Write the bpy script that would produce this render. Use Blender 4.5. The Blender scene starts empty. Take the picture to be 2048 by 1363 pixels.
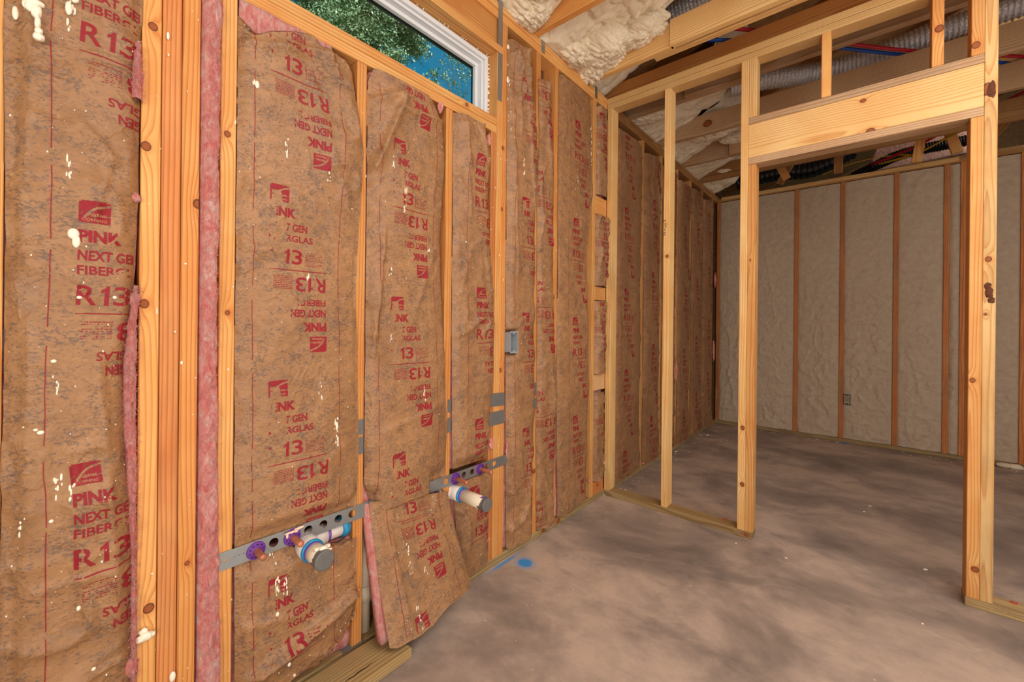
import bpy, bmesh, math, random
import numpy as np
from mathutils import Matrix, Vector
random.seed(7)
S = bpy.context.scene
COL = S.collection

# ---------------------------------------------------------------- camera
FPX, CY, YAW, ROLL, HC = 827.67, 645.15, .70381, .01023, 1.187
D, U1, U2, ZT = 1.3655, 2.611, 5.437, 2.670     # stud faces: left wall (Y), partition (X), back wall (X); underside of top plates
PT = ZT + .076                                   # top of double plates
cam = bpy.data.objects.new('camera', bpy.data.cameras.new('camera')); COL.objects.link(cam)
cam.data.sensor_width = 36; cam.data.lens = FPX / 2048 * 36
cam.data.shift_y = -(681.5 - CY) / 2048
cam.data.clip_start = .02
_r = Vector((math.sin(YAW), -math.cos(YAW), 0)); _u = Vector((0, 0, 1)); _f = Vector((math.cos(YAW), math.sin(YAW), 0))
cr = _r * math.cos(ROLL) + _u * math.sin(ROLL); cu = -_r * math.sin(ROLL) + _u * math.cos(ROLL)
M = Matrix((cr, cu, -_f)).transposed().to_4x4(); M.translation = Vector((0, 0, HC))
cam.matrix_world = M
S.camera = cam
S.view_settings.view_transform = 'Standard'; S.view_settings.look = 'None'
S.view_settings.gamma = 1; S.view_settings.use_curve_mapping = False
S.view_settings.exposure = 0.0

# ---------------------------------------------------------------- world and lights
W = bpy.data.worlds.new('sky'); S.world = W; W.use_nodes = True
nt = W.node_tree; nt.nodes.clear()
wo = nt.nodes.new('ShaderNodeOutputWorld'); bg = nt.nodes.new('ShaderNodeBackground')
tc = nt.nodes.new('ShaderNodeTexCoord'); sp = nt.nodes.new('ShaderNodeSeparateXYZ'); rp = nt.nodes.new('ShaderNodeValToRGB')
nt.links.new(tc.outputs['Generated'], sp.inputs[0]); nt.links.new(sp.outputs['Z'], rp.inputs[0])
rp.color_ramp.elements[0].position = 0.0; rp.color_ramp.elements[0].color = (.26, .48, .52, 1)
rp.color_ramp.elements[1].position = .75; rp.color_ramp.elements[1].color = (.016, .22, .42, 1)
e = rp.color_ramp.elements.new(.35); e.color = (.028, .27, .42, 1)
nt.links.new(rp.outputs[0], bg.inputs['Color']); bg.inputs['Strength'].default_value = 1.0
nt.links.new(bg.outputs[0], wo.inputs[0])

def light(name, typ, loc, target, energy, color, size=None, sy=None, spread=None):
    l = bpy.data.lights.new(name, typ); o = bpy.data.objects.new(name, l); COL.objects.link(o)
    o.location = loc; l.energy = energy; l.color = color
    o.rotation_euler = (Vector(target) - Vector(loc)).to_track_quat('-Z', 'Y').to_euler()
    if typ == 'AREA':
        l.shape = 'RECTANGLE'; l.size = size; l.size_y = sy or size
        if spread: l.spread = spread
    return o
sun = light('sun', 'SUN', (0, -5, 12), (2.4, 5, 2), 8.0, (1, .95, .86)); sun.data.angle = .01
# added fill lamps with no visible source; the first two stand in for daylight
light('rear_fill', 'AREA', (-1.9, -1.3, 1.55), (1.6, 1.2, 1.45), 66, (1, .94, .84), 1.6, 1.8)  # added fill in place of daylight from behind the camera
light('side_fill', 'AREA', (1.0, -2.6, 1.5), (1.3, 1.3, 1.45), 30, (1, .93, .84), 2.0, 1.6)  # added fill from the right in place of daylight
light('up_fill', 'AREA', (.2, -.5, .35), (.9, .2, 3.0), 17, (1, .92, .82), 1.4, 1.4)  # added fill near the floor, aimed up like bounced flash
light('overhead_fill', 'AREA', (.9, -.9, 2.62), (1.1, -.55, 0), 62, (1, .94, .88), 2.2, 2.2)  # added fill that brightens the floor from above
light('back_room_fill', 'AREA', (3.9, -2.6, 1.5), (4.0, 1.2, 1.8), 5.5, (.97, .93, .92), 1.6, 1.6)  # added weak fill for the back room
light('attic_fill', 'AREA', (5.7, -1.6, 3.6), (6.3, -.2, 3.0), 9, (1, .96, .92), .6, .6)  # added lamp that brightens the attic insulation

# ---------------------------------------------------------------- pixel -> plane helpers (camera calibration)
def ray(px, py):
    x = (px - 1024) / FPX; y = (CY - py) / FPX
    c, s = math.cos(ROLL), math.sin(ROLL); x, y = c * x - s * y, s * x + c * y
    return (math.cos(YAW) + x * math.sin(YAW), math.sin(YAW) - x * math.cos(YAW), y)
def onY(px, py, Y=None):
    Y = D if Y is None else Y
    r = ray(px, py); t = Y / r[1]; return (r[0] * t, r[2] * t + HC)
def onX(px, py, X=U1):
    r = ray(px, py); t = X / r[0]; return (r[1] * t, r[2] * t + HC)
def onZ(px, py, Z=0.0):
    r = ray(px, py); t = (Z - HC) / r[2]; return (r[0] * t, r[1] * t)

# ---------------------------------------------------------------- numpy noise
_rs = np.random.RandomState(3)
_tab = _rs.rand(256, 256)
def vnoise(x, y, seed=0):
    x = np.asarray(x, float) + seed * 17.31; y = np.asarray(y, float) + seed * 9.77
    xi = np.floor(x).astype(int); yi = np.floor(y).astype(int); fx = x - xi; fy = y - yi
    fx = fx * fx * fx * (fx * (fx * 6 - 15) + 10); fy = fy * fy * fy * (fy * (fy * 6 - 15) + 10)
    t = lambda a, b: _tab[a & 255, b & 255]
    return (t(xi, yi) * (1 - fx) + t(xi + 1, yi) * fx) * (1 - fy) + (t(xi, yi + 1) * (1 - fx) + t(xi + 1, yi + 1) * fx) * fy
def fbm(x, y, seed=0, o=3):
    r = 0; a = 1; s = 0
    for k in range(o): r = r + a * vnoise(x * 2 ** k, y * 2 ** k, seed + k * 5); s += a; a *= .5
    return r / s
def ridge(x, y, seed=0): return 1 - np.abs(2 * vnoise(x, y, seed) - 1)
def billow(x, y, seed=0): return np.abs(2 * vnoise(x, y, seed) - 1)
def sstep(a, b, x):
    t = np.clip((np.asarray(x, float) - a) / (b - a), 0, 1); return t * t * (3 - 2 * t)

# ---------------------------------------------------------------- materials
def new_mat(name):
    m = bpy.data.materials.new(name); m.use_nodes = True
    n = m.node_tree.nodes; n.clear()
    out = n.new('ShaderNodeOutputMaterial'); b = n.new('ShaderNodeBsdfPrincipled')
    m.node_tree.links.new(b.outputs[0], out.inputs[0])
    return m, m.node_tree, b, out
def N(t, typ, **k):
    n = t.nodes.new(typ)
    for a, v in k.items():
        if a in ('operation', 'blend_type', 'data_type', 'feature', 'distance', 'noise_dimensions', 'voronoi_dimensions', 'use_clamp', 'wave_type'): setattr(n, a, v)
    return n
def math_(t, op, a, b=None, c=None, clamp=False):
    n = t.nodes.new('ShaderNodeMath'); n.operation = op; n.use_clamp = clamp
    for i, v in enumerate((a, b, c)):
        if v is None: continue
        if isinstance(v, (int, float)): n.inputs[i].default_value = v
        else: t.links.new(v, n.inputs[i])
    return n.outputs[0]
def noise(t, vec, scale, detail=3, rough=.5, dist=0):
    n = t.nodes.new('ShaderNodeTexNoise'); n.inputs['Scale'].default_value = scale; n.inputs['Detail'].default_value = detail
    n.inputs['Roughness'].default_value = rough; n.inputs['Distortion'].default_value = dist
    if vec is not None: t.links.new(vec, n.inputs['Vector'])
    return n.outputs['Fac']
def ramp(t, fac, stops):
    n = t.nodes.new('ShaderNodeValToRGB'); el = n.color_ramp.elements
    while len(el) < len(stops): el.new(.5)
    for i, (p, c) in enumerate(stops):
        el[i].position = p; el[i].color = (c[0], c[1], c[2], 1) if not isinstance(c, (int, float)) else (c, c, c, 1)
    t.links.new(fac, n.inputs[0]); return n.outputs[0]
def mix(t, fac, a, b, mode='MIX'):
    n = t.nodes.new('ShaderNodeMix'); n.data_type = 'RGBA'; n.blend_type = mode
    for i, v in ((0, fac), (6, a), (7, b)):
        if isinstance(v, (int, float)): n.inputs[i].default_value = v
        elif isinstance(v, tuple): n.inputs[i].default_value = (v[0], v[1], v[2], 1)
        else: t.links.new(v, n.inputs[i])
    return n.outputs[2]
def objco(t, scale=(1, 1, 1), rnd=True):
    tc = t.nodes.new('ShaderNodeTexCoord'); mp = t.nodes.new('ShaderNodeMapping')
    mp.inputs['Scale'].default_value = scale; t.links.new(tc.outputs['Object'], mp.inputs['Vector'])
    if rnd:
        oi = t.nodes.new('ShaderNodeObjectInfo'); v = t.nodes.new('ShaderNodeVectorMath'); v.operation = 'SCALE'
        v.inputs[0].default_value = (7.1, 5.3, 11.7); t.links.new(oi.outputs['Random'], v.inputs['Scale'])
        t.links.new(v.outputs[0], mp.inputs['Location'])
    return mp.outputs[0]
def bump(t, b, h, strength=.5, dist=.002):
    n = t.nodes.new('ShaderNodeBump'); n.inputs['Strength'].default_value = strength; n.inputs['Distance'].default_value = dist
    t.links.new(h, n.inputs['Height']); t.links.new(n.outputs[0], b.inputs['Normal'])
def srgb(r, g, b):
    f = lambda c: (c / 255 / 12.92) if c / 255 <= .04045 else ((c / 255 + .055) / 1.055) ** 2.4
    return (f(r), f(g), f(b))

WOODS = dict(
    orange=(srgb(226, 158, 82), srgb(200, 116, 48), srgb(238, 184, 110)),
    deep=(srgb(218, 142, 66), srgb(184, 98, 38), srgb(230, 166, 90)),
    red=(srgb(208, 124, 58), srgb(172, 84, 34), srgb(218, 148, 82)),
    yellow=(srgb(232, 182, 112), srgb(206, 140, 72), srgb(242, 204, 140)),
    pale=(srgb(226, 176, 118), srgb(196, 134, 80), srgb(234, 196, 146)),
    grey=(srgb(196, 152, 108), srgb(150, 108, 72), srgb(206, 172, 134)),
    treated=(srgb(180, 144, 94), srgb(130, 98, 56), srgb(188, 162, 112)),
    brown=(srgb(176, 122, 66), srgb(128, 80, 36), srgb(190, 140, 84)),
)
def wood(tone, knots=(), stain=0.0):
    """grain along local Z; knots: (cross axis 0/1, cross position, z, radius)"""
    base, dark, lite = WOODS[tone]
    m, t, b, out = new_mat('lumber_' + tone)
    co = objco(t)
    tcn = t.nodes.new('ShaderNodeTexCoord'); raw = t.nodes.new('ShaderNodeSeparateXYZ'); t.links.new(tcn.outputs['Object'], raw.inputs[0])
    mp = t.nodes.new('ShaderNodeMapping'); mp.inputs['Scale'].default_value = (5, 5, .9); t.links.new(co, mp.inputs['Vector'])
    w1 = noise(t, mp.outputs[0], 1.0, 2, .5)
    mp3 = t.nodes.new('ShaderNodeMapping'); mp3.inputs['Scale'].default_value = (60, 60, 1.2); t.links.new(co, mp3.inputs['Vector'])
    w2 = noise(t, mp3.outputs[0], 1.0, 2, .5)
    oi = t.nodes.new('ShaderNodeObjectInfo')
    ox = math_(t, 'MULTIPLY_ADD', oi.outputs['Random'], .09, .012)
    oy = math_(t, 'MULTIPLY_ADD', math_(t, 'FRACT', math_(t, 'MULTIPLY', oi.outputs['Random'], 37.7)), .12, -.04)
    dx = math_(t, 'ADD', raw.outputs['X'], ox); dy = math_(t, 'ADD', raw.outputs['Y'], oy)
    r = math_(t, 'SQRT', math_(t, 'ADD', math_(t, 'MULTIPLY', dx, dx), math_(t, 'MULTIPLY', dy, dy)))
    r = math_(t, 'MULTIPLY_ADD', w1, .050, r); r = math_(t, 'MULTIPLY_ADD', w2, .0045, r)
    kmask = None; kring = None
    for ax, a0, z0, kr in knots:
        da = math_(t, 'DIVIDE', math_(t, 'SUBTRACT', raw.outputs['XYZ'[ax]], a0), kr)
        dz = math_(t, 'DIVIDE', math_(t, 'SUBTRACT', raw.outputs['Z'], z0), kr * 1.15)
        dd = math_(t, 'SQRT', math_(t, 'ADD', math_(t, 'MULTIPLY', da, da), math_(t, 'MULTIPLY', dz, dz)))
        dd = math_(t, 'MULTIPLY_ADD', w2, .35, dd)
        dz2 = math_(t, 'MULTIPLY', dz, .38); d2 = math_(t, 'ADD', math_(t, 'MULTIPLY', da, da), math_(t, 'MULTIPLY', dz2, dz2))
        g = math_(t, 'POWER', 2.718, math_(t, 'MULTIPLY', d2, -.5))
        r = math_(t, 'MULTIPLY_ADD', g, .014, r)
        kmask = dd if kmask is None else math_(t, 'MINIMUM', kmask, dd)
    fr = math_(t, 'FRACT', math_(t, 'MULTIPLY', r, 98))
    ring = ramp(t, fr, [(0, .0), (.50, .10), (.80, .75), (.92, 1.0), (1, .0)])
    mp2 = t.nodes.new('ShaderNodeMapping'); mp2.inputs['Scale'].default_value = (450, 450, 9); t.links.new(co, mp2.inputs['Vector'])
    fib = noise(t, mp2.outputs[0], 1.0, 2, .6)
    blot = noise(t, co, 3.2, 3, .6)
    c = mix(t, ramp(t, blot, [(.35, 0.0), (.68, 1.0)]), base, lite)
    c = mix(t, math_(t, 'MULTIPLY', ring, .80), c, dark)
    c = mix(t, math_(t, 'MULTIPLY', fib, .22), c, tuple(x * .62 for x in dark))
    # board to board variation
    hv = t.nodes.new('ShaderNodeHueSaturation'); t.links.new(c, hv.inputs['Color'])
    t.links.new(math_(t, 'MULTIPLY_ADD', oi.outputs['Random'], .26, .80), hv.inputs['Value'])
    hv.inputs['Saturation'].default_value = .98
    c = hv.outputs[0]
    if stain > 0:
        st = ramp(t, noise(t, mp.outputs[0], 2.2, 4, .65), [(.5, 0.0), (.66, 1.0)])
        c = mix(t, math_(t, 'MULTIPLY', st, stain), c, srgb(120, 92, 66))
    if kmask is not None:
        halo = ramp(t, kmask, [(.9, 1.0), (2.3, 0.0)]) if False else math_(t, 'SUBTRACT', 1.0, math_(t, 'SMOOTH_MIN', math_(t, 'MULTIPLY', kmask, .45), 1.0, .1), clamp=True)
        c = mix(t, math_(t, 'MULTIPLY', halo, .55), c, srgb(190, 96, 34))
        core = math_(t, 'LESS_THAN', kmask, 1.0)
        kr_ = math_(t, 'FRACT', math_(t, 'MULTIPLY', kmask, 3.3))
        kc = mix(t, kr_, srgb(120, 58, 26), srgb(176, 98, 48))
        c = mix(t, core, c, kc)
        rim = math_(t, 'COMPARE', kmask, 1.0, .13)
        c = mix(t, math_(t, 'MULTIPLY', rim, .75), c, srgb(66, 32, 16))
    t.links.new(c, b.inputs['Base Color']); b.inputs['Roughness'].default_value = .62
    b.inputs['Specular IOR Level'].default_value = .25
    bump(t, b, math_(t, 'ADD', math_(t, 'MULTIPLY', fib, .6), math_(t, 'MULTIPLY', ring, .4)), .25, .0008)
    return m
_wm = {}
def WM(tone, knots=(), stain=0.0):
    k = (tone, tuple(knots), stain)
    if k not in _wm: _wm[k] = wood(tone, knots, stain)
    return _wm[k]

def simple(name, col, rough=.6, metal=0, var=.15, nscale=12, bumps=0, bscale=60, bdist=.002, col2=None, spec=.4):
    m, t, b, out = new_mat(name); co = objco(t, rnd=False)
    f = noise(t, co, nscale, 4, .6)
    c2 = col2 or tuple(x * (1 - var * 2) for x in col)
    t.links.new(mix(t, ramp(t, f, [(.3, 0.0), (.7, 1.0)]), col, c2), b.inputs['Base Color'])
    b.inputs['Roughness'].default_value = rough; b.inputs['Metallic'].default_value = metal; b.inputs['Specular IOR Level'].default_value = spec
    if bumps: bump(t, b, noise(t, co, bscale, 4, .6), bumps, bdist)
    return m

def paper_mat():
    m, t, b, out = new_mat('kraft_paper')
    co = objco(t)
    big = noise(t, co, 4.5, 4, .6)
    c = mix(t, ramp(t, big, [(.3, 0.0), (.7, 1.0)]), srgb(150, 106, 68), srgb(174, 126, 84))
    mp = t.nodes.new('ShaderNodeMapping'); mp.inputs['Scale'].default_value = (1, 1, 1.7); mp.inputs['Rotation'].default_value = (0, .3, 0); t.links.new(co, mp.inputs['Vector'])
    sp1 = noise(t, mp.outputs[0], 125, 6, .74, .5)
    dens = noise(t, co, 21, 4, .6)
    s = math_(t, 'MULTIPLY_ADD', dens, .42, sp1)
    spots = ramp(t, s, [(.735, 0.0), (.80, 1.0)])
    soft = ramp(t, noise(t, mp.outputs[0], 26, 5, .68, .3), [(.46, 0.0), (.70, 1.0)])
    c = mix(t, math_(t, 'MULTIPLY', soft, .50), c, srgb(116, 83, 57))
    lt = ramp(t, noise(t, mp.outputs[0], 38, 5, .7), [(.52, 0.0), (.70, 1.0)])
    c = mix(t, math_(t, 'MULTIPLY', lt, .35), c, srgb(194, 144, 98))
    c = mix(t, math_(t, 'MULTIPLY', spots, .66), c, srgb(80, 70, 68))
    fine = noise(t, co, 300, 3, .6)
    c = mix(t, math_(t, 'MULTIPLY', fine, .22), c, srgb(116, 82, 54))
    t.links.new(c, b.inputs['Base Color']); b.inputs['Roughness'].default_value = .46; b.inputs['Specular IOR Level'].default_value = .38
    def rid(sc, p, d):
        w = math_(t, 'SUBTRACT', 1.0, math_(t, 'ABSOLUTE', math_(t, 'SUBTRACT', math_(t, 'MULTIPLY', noise(t, co, sc, 3, .55, d), 2.0), 1.0)))
        return math_(t, 'POWER', w, p)
    h = math_(t, 'ADD', math_(t, 'MULTIPLY', rid(7, 16.0, .5), 1.0), math_(t, 'MULTIPLY', rid(22, 9.0, .3), .30))
    h = math_(t, 'ADD', h, math_(t, 'MULTIPLY', noise(t, co, 80, 4, .6), .30))
    bump(t, b, h, .45, .0040)
    return m
def pink_mat():
    m, t, b, out = new_mat('pink_fiberglass')
    co = objco(t)
    mp = t.nodes.new('ShaderNodeMapping'); mp.inputs['Scale'].default_value = (2.2, 1, 1); t.links.new(co, mp.inputs['Vector'])
    f = noise(t, mp.outputs[0], 24, 6, .72, .8)
    c = ramp(t, f, [(.30, srgb(222, 84, 80)), (.42, srgb(246, 124, 114)), (.53, srgb(253, 160, 148)), (.68, srgb(255, 210, 198))])
    t.links.new(c, b.inputs['Base Color']); b.inputs['Roughness'].default_value = .95; b.inputs['Specular IOR Level'].default_value = .05
    b.inputs['Sheen Weight'].default_value = .35
    bump(t, b, math_(t, 'ADD', noise(t, mp.outputs[0], 130, 6, .75, .6), math_(t, 'MULTIPLY', noise(t, mp.outputs[0], 34, 4, .7, 1.0), 1.4)), 1.0, .009)
    return m
def foam_mat(name, c1, c2, s=18, bd=.012):
    m, t, b, out = new_mat(name); co = objco(t)
    f = noise(t, co, s, 5, .65, .3)
    t.links.new(mix(t, ramp(t, f, [(.35, 0.0), (.7, 1.0)]), c1, c2), b.inputs['Base Color'])
    b.inputs['Roughness'].default_value = .7; b.inputs['Specular IOR Level'].default_value = .2
    v = t.nodes.new('ShaderNodeTexVoronoi'); v.feature = 'SMOOTH_F1'; v.inputs['Scale'].default_value = s * 2.0
    t.links.new(co, v.inputs['Vector'])
    bump(t, b, math_(t, 'ADD', math_(t, 'MULTIPLY', v.outputs['Distance'], -.6), noise(t, co, s * 2.5, 4, .6)), .6, bd)
    return m
def ink_mat():
    m, t, b, out = new_mat('red_ink')
    co = objco(t)
    b.inputs['Base Color'].default_value = (*srgb(152, 32, 44), 1); b.inputs['Roughness'].default_value = .55
    b.inputs['Specular IOR Level'].default_value = .25
    tr = t.nodes.new('ShaderNodeBsdfTransparent'); ms = t.nodes.new('ShaderNodeMixShader')
    a = ramp(t, noise(t, co, 90, 4, .65), [(.30, .45), (.52, .92)])
    t.links.new(a, ms.inputs[0]); t.links.new(tr.outputs[0], ms.inputs[1]); t.links.new(b.outputs[0], ms.inputs[2])
    t.links.new(ms.outputs[0], out.inputs[0])
    return m
def concrete():
    m, t, b, out = new_mat('concrete'); co = objco(t, rnd=False)
    mp = t.nodes.new('ShaderNodeMapping'); mp.inputs['Scale'].default_value = (1.0, .75, 1); mp.inputs['Rotation'].default_value = (0, 0, .7); t.links.new(co, mp.inputs['Vector'])
    a = noise(t, mp.outputs[0], 1.9, 6, .62, .35); c2 = noise(t, mp.outputs[0], 6.5, 5, .65, .2); fi = noise(t, co, 150, 4, .7)
    c = ramp(t, a, [(.32, srgb(122, 110, 101)), (.45, srgb(164, 145, 132)), (.55, srgb(194, 171, 154)), (.70, srgb(206, 180, 159))])
    c = mix(t, ramp(t, c2, [(.42, 0.0), (.72, .55)]), c, srgb(128, 116, 108))
    blot = ramp(t, noise(t, mp.outputs[0], 3.4, 4, .6, .8), [(.57, 0.0), (.66, 1.0)])
    c = mix(t, math_(t, 'MULTIPLY', blot, .35), c, srgb(100, 92, 88))
    lt = ramp(t, noise(t, co, 14, 5, .7), [(.62, 0.0), (.72, 1.0)])
    c = mix(t, math_(t, 'MULTIPLY', lt, .35), c, srgb(204, 176, 150))
    c = mix(t, math_(t, 'MULTIPLY', fi, .28), c, srgb(110, 94, 84))
    # blue marking paint: round spot and a line along the plate
    s = t.nodes.new('ShaderNodeSeparateXYZ'); tcn = t.nodes.new('ShaderNodeTexCoord'); t.links.new(tcn.outputs['Object'], s.inputs[0])
    def spot(x, y, rx, ry, amt, c):
        dx = math_(t, 'DIVIDE', math_(t, 'SUBTRACT', s.outputs[0], x), rx); dy = math_(t, 'DIVIDE', math_(t, 'SUBTRACT', s.outputs[1], y), ry)
        dd = math_(t, 'SQRT', math_(t, 'ADD', math_(t, 'MULTIPLY', dx, dx), math_(t, 'MULTIPLY', dy, dy)))
        dd = math_(t, 'MULTIPLY_ADD', fi, .5, dd)
        k = ramp(t, dd, [(.85, amt), (1.0, amt * .45)]); k2 = ramp(t, math_(t, 'MULTIPLY', dd, .5), [(.5, 1.0), (.78, 0.0)])
        return mix(t, math_(t, 'MULTIPLY', k, k2), c, srgb(48, 140, 208))
    sx, sy = onZ(1050, 1125); c = spot(sx, sy, .048, .052, .95, c)
    c = spot(1.545, 1.345, .12, .012, .8, c)
    bx, by = onZ(1690, 886); c = spot(bx, by, .06, .05, .7, c)
    t.links.new(c, b.inputs['Base Color'])
    t.links.new(ramp(t, a, [(.3, .42), (.7, .62)]), b.inputs['Roughness']); b.inputs['Specular IOR Level'].default_value = .35
    bump(t, b, math_(t, 'ADD', math_(t, 'MULTIPLY', c2, .6), math_(t, 'MULTIPLY', fi, .3)), .25, .003)
    return m
def metal_mat(name, col, rough, bd=.002, s=25, bs=.6):
    m, t, b, out = new_mat(name); co = objco(t, rnd=False)
    f = noise(t, co, 40, 4, .6)
    t.links.new(mix(t, f, col, tuple(x * .75 for x in col)), b.inputs['Base Color'])
    b.inputs['Metallic'].default_value = .85; b.inputs['Roughness'].default_value = rough
    bump(t, b, noise(t, co, s, 3, .6), bs, bd)
    return m
PAPER = paper_mat(); PINK = pink_mat(); INK = ink_mat(); CONC = concrete()
FOAM = foam_mat('spray_foam', srgb(238, 222, 196), srgb(222, 202, 172), 9, .010)
FOAMW = foam_mat('wall_foam', srgb(196, 174, 148), srgb(182, 158, 136), 22, .006)
DRIP = simple('foam_drip', srgb(248, 236, 212), .45, var=.03, bumps=.3, bscale=90, bdist=.001)
GALV = metal_mat('galvanised_steel', srgb(170, 172, 172), .45, .0004, 60, .4); 
FOIL = metal_mat('foil_duct', srgb(232, 232, 236), .20, .012, 75, 1.0); FOIL.node_tree.nodes['Principled BSDF'].inputs['Metallic'].default_value = .6
COPPER = simple('copper', srgb(214, 136, 104), .42, metal=.35, var=.2, nscale=30, col2=srgb(160, 96, 70))
PVC = simple('pvc', srgb(232, 216, 190), .35, var=.05, nscale=14)
PVCW = simple('pvc_white', srgb(228, 216, 208), .35, var=.04, nscale=14)
PRIMER = simple('purple_primer', srgb(142, 98, 190), .4, var=.25, nscale=40)
CEMENT = simple('blue_cement', srgb(30, 120, 180), .35, var=.2, nscale=50, col2=srgb(40, 150, 190))
RING = simple('purple_plastic', srgb(112, 52, 150), .4, var=.1)
TAPE = simple('grey_tape', srgb(106, 102, 98), .5, var=.08, nscale=50, spec=.5)
GREYP = simple('grey_plastic', srgb(150, 156, 162), .45, var=.04)
DARKP = simple('dark_plastic', srgb(58, 54, 58), .5, var=.1)
BLACKD = simple('black_duct', srgb(34, 32, 32), .35, var=.2, bumps=.6, bscale=40, bdist=.004)
PEXR = simple('red_pex', srgb(176, 22, 40), .35, var=.04); PEXB = simple('blue_pex', srgb(16, 72, 160), .35, var=.04)
YEL = simple('yellow_cable', srgb(190, 150, 30), .45, var=.05)
WHITE = simple('white_vinyl', srgb(222, 222, 224), .38, var=.02)
BLKG = simple('black_gasket', srgb(30, 34, 40), .5, var=.1)
OSB = simple('osb', srgb(184, 142, 92), .75, var=.18, nscale=22, bumps=.4, bscale=60, bdist=.002)
OSBD = simple('sheathing', srgb(120, 84, 50), .8, var=.18, nscale=22)
CAPO = simple('orange_cap', srgb(214, 70, 34), .45, var=.05)
MARK = simple('marker_ink', srgb(40, 30, 26), .6, var=.02)
BARKM = simple('bark', srgb(112, 60, 34), .8, var=.3, nscale=90, bumps=1.0, bscale=120, bdist=.004)
LEAF = simple('leaf', srgb(176, 184, 138), .4, var=.25, nscale=3, col2=srgb(112, 134, 84), spec=.6); TRUNK = simple('branch_bark', srgb(132, 124, 108), .8, var=.2)
def glass_mat():
    m, t, b, out = new_mat('window_glass')
    g = t.nodes.new('ShaderNodeBsdfGlossy'); g.inputs['Roughness'].default_value = .02; g.inputs['Color'].default_value = (.9, .95, 1, 1)
    tr = t.nodes.new('ShaderNodeBsdfTransparent'); tr.inputs['Color'].default_value = (.78, .90, .92, 1)
    fr = t.nodes.new('ShaderNodeLayerWeight'); fr.inputs['Blend'].default_value = .08; ms = t.nodes.new('ShaderNodeMixShader')
    t.links.new(math_(t, 'MULTIPLY', fr.outputs['Facing'], .35), ms.inputs[0]); t.links.new(tr.outputs[0], ms.inputs[1]); t.links.new(g.outputs[0], ms.inputs[2])
    t.links.new(ms.outputs[0], out.inputs[0]); return m
GLASS = glass_mat()

# ---------------------------------------------------------------- object helpers
def link(name, me, mat=None, parent=None, loc=None, rot=None):
    o = bpy.data.objects.new(name, me); COL.objects.link(o)
    if mat is not None and me is not None: me.materials.append(mat)
    if loc is not None: o.location = loc
    if rot is not None: o.rotation_euler = rot
    if parent is not None:
        o.parent = parent
        if parent.type == 'EMPTY' or True: o.matrix_parent_inverse = PINV(parent)
    return o
def PINV(p):
    m = Matrix.Translation(p.location) @ p.rotation_euler.to_matrix().to_4x4()
    if p.parent: m = Matrix.Translation(p.location) @ p.rotation_euler.to_matrix().to_4x4()
    return m.inverted()
def tag(o, label=None, cat=None, group=None, kind=None):
    if label: o['label'] = label
    if cat: o['category'] = cat
    if group: o['group'] = group
    if kind: o['kind'] = kind
    return o
def empty(name, loc, label=None, cat=None, group=None, kind=None):
    o = bpy.data.objects.new(name, None); COL.objects.link(o); o.location = loc; o.empty_display_size = .05
    return tag(o, label, cat, group, kind)
def mesh_from(name, v, f, smooth=False):
    me = bpy.data.meshes.new(name); me.from_pydata([tuple(map(float, p)) for p in v], [], f); me.update()
    if smooth: me.polygons.foreach_set('use_smooth', [True] * len(me.polygons))
    return me
def grid_mesh(name, P, smooth=True, keep=None):
    nv, nu = P.shape[:2]
    idx = np.arange(nv * nu).reshape(nv, nu)
    q = np.stack([idx[:-1, :-1], idx[:-1, 1:], idx[1:, 1:], idx[1:, :-1]], -1)
    q = q.reshape(-1, 4) if keep is None else q[keep]
    me = bpy.data.meshes.new(name); me.from_pydata(P.reshape(-1, 3).tolist(), [], q.tolist()); me.update()
    if smooth: me.polygons.foreach_set('use_smooth', [True] * len(me.polygons))
    return me
def box_bm(x0, x1, y0, y1, z0, z1, bev=.0015, seg=1):
    bm = bmesh.new(); bmesh.ops.create_cube(bm, size=1)
    bmesh.ops.scale(bm, vec=(x1 - x0, y1 - y0, z1 - z0), verts=bm.verts)
    bmesh.ops.translate(bm, vec=((x0 + x1) / 2, (y0 + y1) / 2, (z0 + z1) / 2), verts=bm.verts)
    if bev: bmesh.ops.bevel(bm, geom=bm.edges[:], offset=bev, segments=seg, affect='EDGES')
    return bm
def bm_me(bm, name='m', smooth=False):
    me = bpy.data.meshes.new(name); bm.to_mesh(me); bm.free()
    if smooth: me.polygons.foreach_set('use_smooth', [True] * len(me.polygons))
    return me
def add_box(bm, x0, x1, y0, y1, z0, z1):
    r = bmesh.ops.create_cube(bm, size=1)['verts']
    bmesh.ops.scale(bm, vec=(x1 - x0, y1 - y0, z1 - z0), verts=r)
    bmesh.ops.translate(bm, vec=((x0 + x1) / 2, (y0 + y1) / 2, (z0 + z1) / 2), verts=r)
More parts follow.
